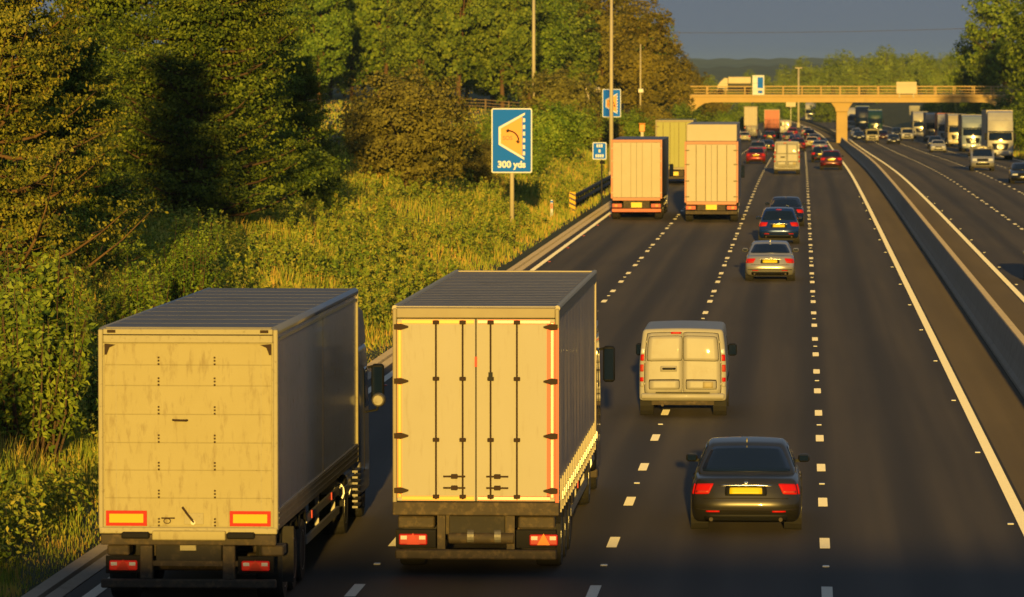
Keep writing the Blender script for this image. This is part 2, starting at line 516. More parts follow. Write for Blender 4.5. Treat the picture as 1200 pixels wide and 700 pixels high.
# ------------------------------------------------------------------ terrain
_ld = np.array([0, .6, 2, 4, 8, 13, 20, 40, 80, 200, 5000.]); _lz = np.array([.03, .12, .45, 1.15, 2.15, 2.95, 3.6, 4.2, 4.7, 6, 6])
_rd = np.array([0, 1, 4, 8, 15, 30, 60, 200, 5000.]); _rz = np.array([.0, .1, .5, 1.3, 2.4, 3.0, 3.4, 3.5, 3.5])
def terrain(X, Z):
    X = np.asarray(X, float); Z = np.asarray(Z, float)
    x = X - rc(np.clip(Z, -400, 3000)); base = rz(np.clip(Z, -400, 3000))
    dl = np.clip(-11.30 - x, 0, None); dr = np.clip(x - 21.2, 0, None)
    far = np.clip((Z - 1300) / 900, 0, 1)
    h = base * np.exp(-(dl + dr) / 25) + (np.interp(dl, _ld, _lz) + np.interp(dr, _rd, _rz)) * (1 - far) + far * -5.0 * (1 - np.exp(-(dl + dr) / 25))
    bump = .10 * np.sin(X * 1.3 + Z * .21) * np.sin(Z * .37) + .25 * np.sin(X * .17 + 2) * np.sin(Z * .05 + X * .03)
    h = h + bump * np.clip((dl + dr - .8) / 6, 0, 1)
    inside = (dl <= 0) & (dr <= 0)
    return np.where(inside, base - .14, h)
xs = np.concatenate([[-6000, -3000, -1500, -800, -400, -200, -120], np.arange(-90, -30, 6.), np.arange(-30, -11.5, .8), [-11.301, -11.29], np.arange(-10, 21, 4.), [21.19, 21.21], np.arange(22, 40, 1.5), np.arange(42, 90, 8.), [120, 200, 400, 800, 1500, 3000, 6000]])
zs_ = np.concatenate([[-400, -200, -100], np.arange(-60, 420, 3.), np.arange(420, 1000, 8.), np.arange(1000, 2000, 40.), [2100, 2400, 3000, 4000, 6000, 9000]])
XX, ZZ = np.meshgrid(xs, zs_, indexing='ij')
XX = XX + rc(np.clip(ZZ, -400, 2000)) * (np.abs(XX) < 300)
P = np.stack([XX, ZZ, terrain(XX, ZZ)], -1)
ii = np.arange(XX.size).reshape(XX.shape)
q = np.stack([ii[:-1, :-1], ii[1:, :-1], ii[1:, 1:], ii[:-1, 1:]], -1).reshape(-1, 4)
tag(link('ground', fast_mesh('ground', P.reshape(-1, 3), q, smooth=True), None, M['ground']), kind='structure')
# far low hills
def ridge(name, Y, x0, x1, hfun, depth, m):
    X = np.concatenate([np.linspace(x0, -300, 30), np.linspace(-290, 450, 500), np.linspace(460, x1, 30)]); N_ = len(X); T = np.linspace(0, 1, 8)
    P = np.zeros((N_, 8, 3))
    for j, t in enumerate(T):
        P[:, j, 0] = X; P[:, j, 1] = Y + t * depth; P[:, j, 2] = -5.5 + (hfun(X) + 5.5) * math.sin(t * math.pi / 2) ** .8
    ii = np.arange(N_ * 8).reshape(N_, 8)
    q = np.stack([ii[:-1, :-1], ii[1:, :-1], ii[1:, 1:], ii[:-1, 1:]], -1).reshape(-1, 4)
    tag(link(name, fast_mesh(name, P.reshape(-1, 3), q, smooth=True), None, M[m]), kind='structure')
ridge('hill', 3600, -2500, 2500, lambda X: 12.5 + 2.2 * np.sin(X / 170) + 1.3 * np.sin(X / 61 + 1) + .8 * np.abs(np.sin(X / 9.)) + .6 * np.sin(X / 4.3), 1200, 'hill')
ridge('hill', 6200, -4000, 4000, lambda X: 25.5 + 3.0 * np.sin(X / 380 + 1.9) + 1.2 * np.sin(X / 97) + .9 * np.abs(np.sin(X / 16.)) + .7 * np.sin(X / 7.1), 2000, 'hill')

# ------------------------------------------------------------------ the bridge the photograph is taken from (its parapet shades the nearest road)
fb = empty('footbridge', (5, -3, 0))
tag(fb, 'concrete bridge under the viewpoint whose shadow crosses the nearest lanes', 'bridge')
link('deck', MB().box(-45, 45, -2.6, 2.2, 5.5, 6.1).mesh('deck'), fb, M['concrete_warm'])
link('parapet', MB().box(-45, 45, 2.0, 2.2, 6.1, 7.25).mesh('parapet'), fb, M['concrete_warm'])
link('parapet', MB().box(-45, 45, -2.6, -2.4, 6.1, 7.25).mesh('parapet'), fb, M['concrete_warm'])
link('pier', MB().box(.1, 1.1, -1.5, 1.5, -.5, 5.5).mesh('pier'), fb, M['concrete_warm'])

# ------------------------------------------------------------------ the overbridge
BZ = 740.; BB = float(rz(BZ))
ob = empty('overbridge', (0, BZ, BB))
tag(ob, 'sunlit concrete road overbridge with railed parapet crossing the whole motorway', 'bridge')
dk = MB()
xsb = np.linspace(-24, 36, 61)
def under(x):                                # haunched soffit: deeper near the abutments
    d = min(x + 16.5, 29.5 - x)
    return 5.85 - (2.6 * max(0, 1 - d / 3.2) ** 2 if d < 3.2 else 0)
V = []; F = []
for x in xsb:
    u = max(under(x), 2.6)
    V += [(x, 0, 6.75), (x, 0, u), (x, 9, u), (x, 9, 6.75)]
for i in range(60):
    for k in range(4):
        a, b = i * 4 + k, i * 4 + (k + 1) % 4
        F.append((a, b, b + 4, a + 4))
F += [(0, 1, 2, 3), tuple(range(240, 244))]
dk.add(V, F)
link('deck', dk.mesh('deck'), ob, M['concrete_warm'])
link('edge_beam', MB().box(-26, 38, -.25, 9.25, 6.62, 6.98).mesh('edge_beam', bevel=.03), ob, M['concrete_warm'])
link('pier', MB().prism_y([(4.95, -.6), (6.55, -.6), (6.55, 4.5), (4.95, 4.5)], 1.2, 7.8).mesh('pier', bevel=.06), ob, M['concrete_warm'])
link('pier_cap', MB().prism_y([(4.85, 4.5), (6.65, 4.5), (6.75, 5.0), (7.35, 5.852), (4.15, 5.852), (4.75, 5.0)], .8, 8.2).mesh('pier_cap', bevel=.04), ob, M['concrete_warm'])
for s, xa in ((-1, -17.5), (1, 30.5)):
    link('abutment', MB().prism_y([(xa, -.5), (xa + s * 9, -.5), (xa + s * 9, 6.6), (xa - s * .4, 6.6), (xa - s * .4, 2.6)], .15, 8.85).mesh('abutment'), ob, M['concrete_warm'])
mt = MB().box(-.09, .09, .0, .12, 6.98, 8.12).mesh('parapet_post', bevel=.01)
mt.materials.append(M['concrete_warm'])
for y in (0, 8.9):
    for x in np.arange(-22, 37, 2.75):
        o = link('parapet_post', mt, ob); o.location = (float(x), y, 0)
    for z in (7.22, 7.62, 8.06):
        link('parapet_rail', MB().box(-26, 38, y - .06, y - .005, z, z + (.13 if z > 8 else .09)).mesh('parapet_rail'), ob, M['concrete_warm'])

def board(name, label, cat, loc, w, h, m, posts=(0,), bottom=0, thick=.08, pm='steel_grey'):
    t = empty(name, loc); tag(t, label, cat)
    link('panel', MB().box(-w / 2, w / 2, 0, thick, bottom, bottom + h).mesh('panel', bevel=.01), t, M[m])
    for px in posts:
        link('post', MB().box(px - .06, px + .06, thick + .002, thick + .12, -.4, bottom + h * .9).mesh('post'), t, M[pm])
    return t
mat('board_cream', (.72, .62, .42), .6, noise=(.8, .7, (.6, .5, .33)))
mat('board_white', (.8, .78, .72), .5)
mat('board_grey', (.28, .27, .25), .6, .2)
mat('sign_blue', (.0, .17, .95), .6, spec=.15)
mat('sign_white', (.82, .85, .88), .55, spec=.2)
mat('sign_orange', (.85, .30, .01), .45)
mat('sign_red', (.72, .10, .02), .45)
mat('sign_black', (.03, .012, .01), .5)
mat('plastic_black', (.018, .017, .016), .8, spec=.15)
b1 = board('sign_board', 'pale square board on the overbridge parapet beyond the central pier', 'sign', (15.0, BZ - .55, BB + 6.9), 2.9, 1.7, 'board_cream', (-1, 1), .2)
# caravan-like box body and blue board crossing the bridge
v = empty('lorry', (-9.0, BZ + 3.2, BB + 6.98)); tag(v, 'cream lorry body crossing the overbridge above its parapet', 'lorry')
link('body', MB().box(-1.7, 1.6, 0, 2.2, 1.55, 2.55).mesh('body', bevel=.08), v, M['board_cream'])
link('cab', MB().prism_y([(-3.3, .5), (-1.75, .5), (-1.75, 2.35), (-2.2, 2.4), (-2.9, 1.8), (-3.3, 1.2)], .1, 2.1).mesh('cab', bevel=.05), v, M['board_cream'])
link('chassis', MB().box(-3.0, 1.5, .3, 1.9, .45, 1.54).mesh('chassis'), v, M['steel_dark'])
for x in (-2.8, 1.0):
    link('wheel', MB().cyl((x, .0, .45), (x, .29, .45), .45, n=14).mesh('wheel'), v, M['plastic_black'])
bs = empty('blue_sign', (-6.3, BZ - .6, BB + 6.0)); tag(bs, 'white and blue traffic sign fixed to the overbridge left of its pier', 'sign')
link('panel', MB().box(-.85, .85, 0, .07, .9, 3.75).mesh('panel', bevel=.02), bs, M['sign_white'])
link('blue_field', MB().box(-.12, .70, -.012, -.002, 1.9, 3.45).mesh('blue_field'), bs, M['sign_blue'])
link('lower_field', MB().box(-.05, .6, -.012, -.002, 1.15, 1.55).mesh('lower_field'), bs, M['sign_blue'])
link('bracket', MB().box(-.3, .3, .072, .3, 1.2, 2.0).mesh('bracket'), bs, M['steel_grey'])
board('direction_sign', 'small cream sign seen under the overbridge beside the tall lamp column', 'sign', (-2.8 + float(rc(1000)) - 0, 1010, float(rz(1000))), 1.9, 1.9, 'board_cream', (0,), 4.4) .location.x = -2.2
board('direction_sign', 'grey back of a road sign beneath the right half of the overbridge', 'sign', (22.3, 1020, float(terrain(22.3, 1020))), 2.1, 1.9, 'board_grey', (-.6, .6), 1.9)
board('direction_sign', 'larger grey back of a road sign behind the queue of oncoming lorries', 'sign', (25.2, 905, float(terrain(25.2, 905))), 2.0, 2.1, 'board_grey', (-.6, .6), 1.1)

# ------------------------------------------------------------------ poles and wires
def pole(name, label, cat, X, Z, top, r0, r1, m, extra=None):
    h = float(terrain(X, Z)); t = empty(name, (X, Z, h)); tag(t, label, cat)
    link('shaft', MB().cyl((0, 0, -.5), (0, 0, top - h), r0, r1, 10).mesh('shaft', smooth=True), t, M[m])
    link('base_collar', MB().cyl((0, 0, -.3), (0, 0, 1.1), r0 * 1.35, r0 * 1.3, 10).mesh('base_collar'), t, M[m])
    if extra: extra(t, top - h)
    return t
def arm(t, h):
    link('lamp_arm', MB().tube([(0, 0, h - .1), (.6, 0, h + .25), (1.6, 0, h + .35)], .05).mesh('lamp_arm'), t, M['post_cream'])
    link('lantern', MB().box(1.5, 2.2, -.13, .13, h + .27, h + .42).mesh('lantern', bevel=.03), t, M['steel_grey'])
def twin(t, h):
    link('lantern', MB().box(-.75, -.1, -.15, .15, h - .05, h + .15).mesh('lantern', bevel=.03), t, M['post_cream'])
    link('lantern', MB().box(.1, .75, -.15, .15, h - .05, h + .15).mesh('lantern', bevel=.03), t, M['post_cream'])
    link('bracket', MB().box(-.12, .12, -.06, .06, h - .1, h + .1).mesh('bracket'), t, M['post_cream'])
def camera_box(t, h):
    link('camera_housing', MB().box(-.25, .35, -.3, .1, h * .42, h * .42 + .45).mesh('camera_housing', bevel=.04), t, M['board_white'])
def xarm(t, h):
    link('cross_arm', MB().box(-1.0, 1.0, -.06, .06, h - .55, h - .42).mesh('cross_arm'), t, M['timber'])
    for x in (-.9, 0, .9):
        link('insulator', MB().cyl((x, 0, h - .42), (x, 0, h - .2), .06, n=6).mesh('insulator'), t, M['board_white'])
pole('lamp_column', 'tall cream lighting column rising in front of the second refuge sign', 'lamp column', -12.27, 330, 13.8, .15, .09, 'post_cream', arm)
pole('mast', 'tall pale mast standing at the left edge of the woodland field', 'mast', -28.8, 550, 17.6, .22, .15, 'post_cream', arm)
pole('utility_pole', 'plain wooden pole right of the tall pale mast before the woodland', 'pole', -30.4, 620, 12.2, .17, .14, 'timber')
pole('camera_pole', 'slender pale pole with a small housing before the rust coloured trees', 'pole', -18.9, 600, 10.9, .12, .08, 'post_cream', camera_box)
pole('lamp_column', 'tall twin lantern column standing beyond the overbridge left of its pier', 'lamp column', -.72, 1050, float(7.7 + 4 * 1050 / 6000), .25, .18, 'post_cream', twin)
pa = pole('utility_pole', 'wooden power pole with a cross arm hidden in the left woodland', 'pole', -75, 640, 14.8, .17, .14, 'timber', xarm)
pb = pole('utility_pole', 'wooden power pole with a cross arm among the right hand trees', 'pole', 46, 660, 14.6, .17, .14, 'timber', xarm)
def wire(label, a, b, sag, r=.018):
    pts = []
    for k in range(25):
        t = k / 24
        pts.append((a[0] + (b[0] - a[0]) * t, a[1] + (b[1] - a[1]) * t, a[2] + (b[2] - a[2]) * t - sag * 4 * t * (1 - t)))
    o = link('overhead_wire', MB().tube(pts, r, 4).mesh('overhead_wire'), None, M['steel_dark'])
    tag(o, label, 'wire')
wire('dark overhead wire drooping across the grey sky above the overbridge', (-75.9, 640, 14.6), (46.9, 660, 14.4), 1.9, .036)
wire('upper of two thin wires crossing low before the distant tree band', (-74.1, 640, 13.2), (47.5, 660, 12.0), 5.6, .014)
wire('lower of two thin wires crossing low before the distant tree band', (-75, 640, 12.6), (46, 660, 11.0), 5.6, .014)
# ------------------------------------------------------------------ vegetation
def leaves(P, size, rng, up=.3, aspect=.55, nrm=None):
    n = len(P)
    N = rng.normal(size=(n, 3))
    if nrm is not None: N = N * .55 + nrm
    N[:, 2] += up
    N /= np.linalg.norm(N, axis=1, keepdims=True)
    T = np.cross(N, rng.normal(size=(n, 3))); T /= np.maximum(np.linalg.norm(T, axis=1, keepdims=True), 1e-6)
    B = np.cross(N, T)
    s = (size * rng.uniform(.6, 1.35, n))[:, None]
    V = np.stack([P - T * s * .5, P + B * s * aspect * .5 - T * s * .08, P + T * s * .5, P - B * s * aspect * .5 - T * s * .08], 1)
    return V.reshape(-1, 3)
def quads_of(V):
    return np.arange(len(V)).reshape(-1, 4)

def limb_tree(seed, H, rad, n_limb, clumps, per, leaf, z_lo=.12, up=.35, flat=.35, clump_r=.45, shape='cone', trunk_r=.16):
    """returns crown mesh and wood mesh: limbs that carry flattened leaf clumps"""
    rng = np.random.default_rng(seed); wood = MB(); C = []; D = []
    lean = rng.uniform(-.04, .04, 2) * H
    tp = [(lean[0] * t ** 2, lean[1] * t ** 2, H * .94 * t - .4 * (t == 0)) for t in np.linspace(0, 1, 7)]
    wood.tube(tp, [trunk_r * (1 - .85 * t) for t in np.linspace(0, 1, 7)], 7)
    for i in range(n_limb):
        f = z_lo + (1 - z_lo) * ((i + rng.uniform()) / n_limb)
        z0 = H * f * .92
        if shape == 'cone': r = rad * (1.08 - f) ** .6 * rng.uniform(.7, 1.12)
        else: r = rad * math.sqrt(max(.06, 1 - ((f - .48) / .56) ** 2)) * rng.uniform(.72, 1.1)
        az = i * 2.4 + rng.uniform(-.5, .5)
        dx, dy = math.cos(az), math.sin(az)
        rise = up * r * rng.uniform(.3, 1.3)
        pts = []; bend = rng.uniform(-.25, .25)
        for t in np.linspace(0, 1, 6):
            pts.append((lean[0] * f ** 2 + dx * r * t - dy * bend * r * t * t, lean[1] * f ** 2 + dy * r * t + dx * bend * r * t * t, z0 + rise * t ** 1.5 - .08 * r * math.sin(t * 3)))
        w = trunk_r * .48 * (1.1 - f * .6)
        wood.tube(pts, [max(.008, w * (1 - .85 * t)) for t in np.linspace(0, 1, 6)], 5)
        pa_ = np.array(pts)
        for c in range(clumps):
            t = .14 + .88 * ((c + rng.uniform()) / clumps) ** .85
            k = min(t, 1) * 5; a = min(int(k), 4); q0 = pa_[a] + (pa_[a + 1] - pa_[a]) * (k - a)
            sd = rng.uniform(-1, 1) * r * .30 * (1.15 - t * .5)
            q = q0 + np.array([-dy * sd, dx * sd, rng.uniform(-.05, .22) * clump_r + abs(sd) * .12])
            if abs(sd) > .25: wood.cyl(q0 - np.array([dx, dy, 0]) * .25, q, max(.006, w * .25), .005, 4, False)
            C.append(q); D.append((dx, dy, .25))
    C = np.array(C); D = np.array(D)
    n = len(C) * per
    idx = np.repeat(np.arange(len(C)), per)
    off = rng.normal(size=(n, 3)) * np.array([1, 1, flat]) * clump_r * .5 * rng.uniform(.6, 1.3, len(C))[idx][:, None]
    P = C[idx] + off
    P[:, 2] += .25 * np.abs(off[:, 0])
    P[:, 2] = np.maximum(P[:, 2], .05)
    V = leaves(P, leaf, rng, .35, .6, D[idx] * .7)
    return fast_mesh('crown', V, quads_of(V)), wood.mesh('trunk', smooth=True)

def blob_tree(seed, H, rad, n_clump, per, leaf, clear=.25, trunk_r=.22, forks=5):
    """rounded broadleaf crown of many uneven leaf clumps on a forked trunk"""
    rng = np.random.default_rng(seed); wood = MB()
    zc = H * (clear + 1) / 2; hz = H * (1 - clear) / 2
    top = H * (clear + .25)
    wood.tube([(0, 0, -.5), (.1, .05, top * .5), (.05, .15, top)], [trunk_r * 1.2, trunk_r, trunk_r * .75], 7)
    C = []
    lob = rng.normal(size=(9, 3)); lob /= np.linalg.norm(lob, axis=1, keepdims=True)
    la = rng.uniform(.05, .32, 9)
    for i in range(n_clump):
        v = rng.normal(size=3); v /= np.linalg.norm(v)
        k = 1 + sum(la[j] * max(0, float(v @ lob[j])) ** 6 for j in range(9)) - .12
        rr = (rng.uniform(.12, 1) ** (1 / 2.2)) * k
        C.append((v[0] * rad * rr, v[1] * rad * rr, zc + v[2] * hz * rr))
    C = np.array(C)
    for i in rng.choice(len(C), forks + 6, replace=False):
        c = C[i]; wood.tube([(.05, .1, top * rng.uniform(.6, 1)), (c[0] * .4, c[1] * .4, (c[2] + top) / 2), tuple(c)], [trunk_r * .5, trunk_r * .3, trunk_r * .08], 5)
    cr = rad * .17 * rng.uniform(.5, 1.5, len(C))
    idx = np.repeat(np.arange(len(C)), per)
    off = rng.normal(size=(len(idx), 3)); off *= (rng.uniform(.5, 1.1, len(idx)) * cr[idx] / np.linalg.norm(off, axis=1))[:, None]
    off[:, 2] *= .7
    P = C[idx] + off
    nn = P - np.array([0, 0, zc]); nn /= np.maximum(np.linalg.norm(nn, axis=1, keepdims=True), .01)
    V = leaves(P, leaf, rng, .3, .7, nn)
    return fast_mesh('crown', V, quads_of(V)), wood.mesh('trunk', smooth=True)

def shrub_mesh(seed, H, rad, shoots, per, leaf, upright=.8):
    """multi-stemmed shrub of upright leafy shoots"""
    rng = np.random.default_rng(seed); wood = MB(); P = []; D = []
    for i in range(shoots):
        a = rng.uniform(0, 6.283); r0 = rad * .45 * rng.uniform() ** .5; r1 = rad * rng.uniform(.25, 1.0)
        h = H * rng.uniform(.55, 1.0) * (1 - .35 * (r1 / rad) ** 2)
        p0 = np.array([math.cos(a) * r0, math.sin(a) * r0, -.1]); p1 = np.array([math.cos(a) * r1, math.sin(a) * r1, h])
        m_ = (p0 + p1) / 2 + np.array([math.cos(a), math.sin(a), 0]) * rad * .18 * (1 - upright) * 3
        wood.tube([tuple(p0), tuple(m_), tuple(p1)], [.03, .018, .006], 4)
        t = rng.uniform(.12, 1.0, per) ** .8
        q = ((1 - t) ** 2)[:, None] * p0 + (2 * t * (1 - t))[:, None] * m_ + (t ** 2)[:, None] * p1
        w = .06 + .16 * (1 - t) + .06
        q = q + rng.normal(size=(per, 3)) * np.stack([w, w, w * .6], 1) * (rad * .55)
        P.append(q)
    P = np.concatenate(P); P[:, 2] = np.maximum(P[:, 2], .03)
    nn = P * np.array([1, 1, .3]); nn /= np.maximum(np.linalg.norm(nn, axis=1, keepdims=True), .01)
    V = leaves(P, leaf, rng, .5, .5, nn * .6)
    return fast_mesh('foliage', V, quads_of(V)), wood.mesh('stems')

def plant(name, cm, wm, X, Z, leafm, label, cat, group=None, s=1.0, sz=None, rzv=0.0, barkm='bark', parts=('crown', 'trunk'), z=None, tilt=0.0):
    h = float(terrain(X, Z)) if z is None else z
    t = empty(name, (X, Z, h), rzv); t.scale = (s, s, sz if sz else s); t.rotation_euler = (0, tilt, rzv)
    tag(t, label, cat, group)
    link(parts[0], cm, t, M[leafm]); link(parts[1], wm, t, M[barkm])
    return t
RV = random.Random(11)

# near trees on the left bank
tA = limb_tree(1, 14.0, 4.6, 100, 9, 105, .125, z_lo=.03, up=.62, flat=.22, clump_r=.62)
tB = limb_tree(2, 15.5, 4.4, 115, 9, 100, .135, z_lo=.02, up=.32, flat=.22, clump_r=.70)
tC = limb_tree(3, 13.0, 4.4, 90, 9, 70, .17, z_lo=.02, up=.30, flat=.35, clump_r=.7)
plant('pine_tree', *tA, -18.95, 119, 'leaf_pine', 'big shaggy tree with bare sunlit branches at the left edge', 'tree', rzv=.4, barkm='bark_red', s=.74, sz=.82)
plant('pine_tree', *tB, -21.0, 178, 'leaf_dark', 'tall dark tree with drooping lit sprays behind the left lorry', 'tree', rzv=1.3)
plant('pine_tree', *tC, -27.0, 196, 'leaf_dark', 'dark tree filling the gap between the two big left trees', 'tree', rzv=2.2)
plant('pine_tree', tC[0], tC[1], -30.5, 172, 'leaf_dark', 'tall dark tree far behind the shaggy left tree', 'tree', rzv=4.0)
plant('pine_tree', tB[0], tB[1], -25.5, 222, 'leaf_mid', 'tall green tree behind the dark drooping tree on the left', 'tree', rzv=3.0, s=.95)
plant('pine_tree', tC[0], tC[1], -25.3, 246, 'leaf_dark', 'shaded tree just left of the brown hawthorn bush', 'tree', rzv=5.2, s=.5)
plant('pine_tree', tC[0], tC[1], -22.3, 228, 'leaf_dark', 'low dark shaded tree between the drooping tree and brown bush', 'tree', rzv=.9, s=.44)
plant('pine_tree', tC[0], tC[1], -19.4, 134, 'leaf_dark', 'dark tree added behind the shaggy left edge tree, shading the drooping one', 'tree', rzv=3.3, s=.52)  # added occluder, sized to throw shade on the drooping tree
# the rounded hawthorns
hb = blob_tree(21, 5.4, 3.0, 330, 52, .15, clear=.02, trunk_r=.12)
plant('hawthorn_bush', *hb, -18.2, 234, 'leaf_brown', 'large rounded brown hawthorn bush left of the 300 yds sign', 'bush', rzv=.3, s=1.13)
plant('hawthorn_bush', hb[0], hb[1], -16.8, 262, 'leaf_brown', 'smaller brown bush tucked behind the big hawthorn', 'bush', rzv=2.0, s=.55)
plant('hawthorn_bush', hb[0], hb[1], -21.6, 268, 'leaf_brown', 'brown bush rising behind the left shoulder of the big hawthorn', 'bush', rzv=4.0, s=.8)
gb = blob_tree(22, 4.2, 2.9, 240, 40, .20, clear=.02, trunk_r=.1)
for px, Z, s, m, lab in ((550, 325, .5, 'leaf_mid', 'green rounded bush between the hawthorn and the blue sign'), (588, 372, .55, 'leaf_bright', 'pale green bush peeping above the blue 300 yds sign'),
                         (640, 345, .95, 'leaf_bright', 'broad light green bush right of the 300 yds sign'), (668, 395, .85, 'leaf_bright', 'light green bush below the pale field building'),
                         (655, 470, 1.35, 'leaf_brown', 'dark brown bush on the skyline right of the tall pale mast'), (735, 470, .8, 'leaf_mid', 'low bush behind the second refuge sign'),
                         (765, 560, .95, 'leaf_rust', 'rusty low bush left of the overbridge'), (815, 650, 1.0, 'leaf_dark', 'dark low bush against the left abutment of the overbridge'),
                         (795, 690, .9, 'leaf_mid', 'green bush under the left end of the overbridge parapet'), (690, 520, .8, 'leaf_mid', 'green bush between the brown bush and second refuge sign'),
                         (615, 300, .6, 'leaf_bright', 'small pale bush just behind the 300 yds sign'), (705, 430, .7, 'leaf_rust', 'tawny bush left of the tall lighting column')):
    X = (px - 940) * Z / 6000
    plant('round_bush', *gb, X, Z, m, lab, 'bush', rzv=RV.uniform(0, 6), s=s)
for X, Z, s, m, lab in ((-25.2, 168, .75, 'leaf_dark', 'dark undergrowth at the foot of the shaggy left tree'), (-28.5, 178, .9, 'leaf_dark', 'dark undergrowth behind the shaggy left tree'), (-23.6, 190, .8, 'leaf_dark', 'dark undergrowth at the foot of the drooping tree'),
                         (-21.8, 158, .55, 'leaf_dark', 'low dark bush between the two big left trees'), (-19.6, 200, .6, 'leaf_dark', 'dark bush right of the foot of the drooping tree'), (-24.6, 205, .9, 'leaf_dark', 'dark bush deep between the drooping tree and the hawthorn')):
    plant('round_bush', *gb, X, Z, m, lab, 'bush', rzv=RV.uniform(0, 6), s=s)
# leafy shrubs close by on the verge
sh = [shrub_mesh(31 + k, 3.4, 1.15, 46, 120, .13) for k in range(3)]
for i, (X, Z, s, lab) in enumerate(((-14.0, 92, 1.05, 'tall leafy shrub at the left edge beside the nearest lorry'), (-13.0, 98, .85, 'leafy shrub just left of the nearest lorry door'),
                        (-15.3, 101, 1.1, 'tall leafy shrub behind the left edge shrub'), (-12.9, 106, .8, 'low leafy shrub beyond the nearest lorry roof corner'),
                        (-14.4, 110, .85, 'leafy shrub in front of the shaggy left tree'), (-15.7, 121, .7, 'leafy shrub at the foot of the shaggy left tree'),
                        (-14.2, 84, .8, 'short leafy shrub at the lower left edge'), (-15.6, 129, .8, 'leafy shrub over the nearest lorry roof'),
                        (-17.2, 145, .75, 'sunlit leafy shrub above the middle of the nearest lorry roof'), (-20.4, 134, .9, 'leafy shrub below the lowest branches of the shaggy left tree'), (-18.6, 131, .8, 'leafy shrub right of the shaggy left tree foot'))):
    plant('leafy_shrub', *sh[i % 3], X, Z, 'leaf_bright' if i % 2 == 0 else 'leaf_mid', lab, 'shrub', rzv=i * 1.7, s=s, parts=('foliage', 'stems'))
# woodland beyond the field
wt = [blob_tree(41 + k, 17.5, 4.6, 300, 44, .42, clear=.10, trunk_r=.24) for k in range(4)]
wl = [blob_tree(61 + k, 17.0, 4.8, 300, 44, .42, clear=.0, trunk_r=.24) for k in range(3)]
LW = {'leaf_far': 'broad green tree in the woodland beyond the field', 'leaf_rust': 'tawny green tree in the woodland beyond the field', 'leaf_mid': 'bright green tree in the woodland beyond the field'}
k = 0
for row, (Zr, step, x0, x1) in enumerate(((600, 43, 325, 660), (650, 46, 300, 790), (705, 44, 320, 770), (770, 40, 300, 770))):
    px = x0
    while px < x1:
        Z = Zr + RV.uniform(-18, 18); X = (px + RV.uniform(-8, 8) - 940) * Z / 6000
        m = RV.choice(['leaf_far', 'leaf_far', 'leaf_mid']) if px < 640 else RV.choice(['leaf_rust', 'leaf_rust', 'leaf_far'])
        s = RV.uniform(.88, 1.15) * (1.0 if px < 700 else .93)
        plant('woodland_tree', *(wl[k % 3] if row >= 1 else wt[k % 4]), X, Z, m, LW[m], 'tree', 'woodland trees beyond the field, ' + {'leaf_far': 'green', 'leaf_rust': 'tawny', 'leaf_mid': 'bright'}[m], s=s, sz=s * RV.uniform(.95, 1.15), rzv=RV.uniform(0, 6), barkm='bark_red')
        k += 1; px += step
for px, Z, s, lab in ((784, 700, .72, 'tawny tree stepping down at the right end of the woodland'), (806, 765, .56, 'shorter tawny tree at the woodland end above the overbridge'), (824, 800, .42, 'lowest tawny tree at the woodland end over the overbridge'), (840, 860, .40, 'small tree just behind the left end of the overbridge parapet')):
    plant('woodland_tree', *wt[k % 4], (px - 940) * Z / 6000, Z, 'leaf_rust', lab, 'tree', s=s * 1.1, sz=s, rzv=RV.uniform(0, 6), barkm='bark_red'); k += 1
# right-hand trees
for px, Z, s, m, lab in ((1176, 775, 1.32, 'leaf_bright', 'big round sunlit tree at the right edge above the oncoming lorries'), (1222, 600, 1.05, 'leaf_dark', 'dark tree cut off by the right edge of the view'),
                         (1146, 800, .95, 'leaf_mid', 'green tree at the right end of the overbridge'), (1236, 680, 1.2, 'leaf_far', 'tall tree behind the dark tree at the right edge')):
    plant('roadside_tree', *wt[k % 4], (px - 940) * Z / 6000, Z, m, lab, 'tree', s=s, rzv=RV.uniform(0, 6)); k += 1
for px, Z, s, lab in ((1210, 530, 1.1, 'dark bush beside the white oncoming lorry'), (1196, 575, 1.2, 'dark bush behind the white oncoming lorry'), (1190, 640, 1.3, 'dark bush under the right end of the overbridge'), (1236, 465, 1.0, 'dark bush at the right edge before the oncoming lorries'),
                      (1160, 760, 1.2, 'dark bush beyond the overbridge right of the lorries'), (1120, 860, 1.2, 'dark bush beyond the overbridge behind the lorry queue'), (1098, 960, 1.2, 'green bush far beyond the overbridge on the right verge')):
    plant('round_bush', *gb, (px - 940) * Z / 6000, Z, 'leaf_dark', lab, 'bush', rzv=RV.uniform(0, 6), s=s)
# the sunlit band of trees beyond the overbridge
k2 = 0
for row, (Zr, h0) in enumerate(((1420, .70), (1640, .88), (1900, 1.0))):
    px = 832
    while px < 1120:
        Z = Zr + RV.uniform(-40, 40)
        s = h0 * RV.uniform(.72, 1.0) * (.8 if px < 930 else 1.0) * (1.12 if 1015 < px < 1090 and row else 1)
        plant('distant_tree', *wl[k2 % 3], (px - 940) * Z / 6000, Z, 'leaf_sunny', 'sunlit round tree in the band beyond the overbridge', 'tree', 'sunlit trees beyond the overbridge', s=s, rzv=RV.uniform(0, 6))
        k2 += 1; px += RV.uniform(17, 24)
for px, Z, s, lab in ((848, 850, .9, 'green bush under the overbridge beside the left carriageway'), (872, 1000, 1.2, 'green bush beyond the overbridge left of the white van'), (900, 1150, 1.3, 'low green bush far beyond the overbridge behind the red lorry'), (972, 1180, 1.5, 'dark bush seen under the overbridge left of the pier'), (925, 1200, 1.3, 'green bush under the overbridge behind the cream sign')):
    plant('round_bush', *gb, (px - 940) * Z / 6000, Z, 'leaf_dark' if px == 972 else 'leaf_mid', lab, 'bush', rzv=RV.uniform(0, 6), s=s)

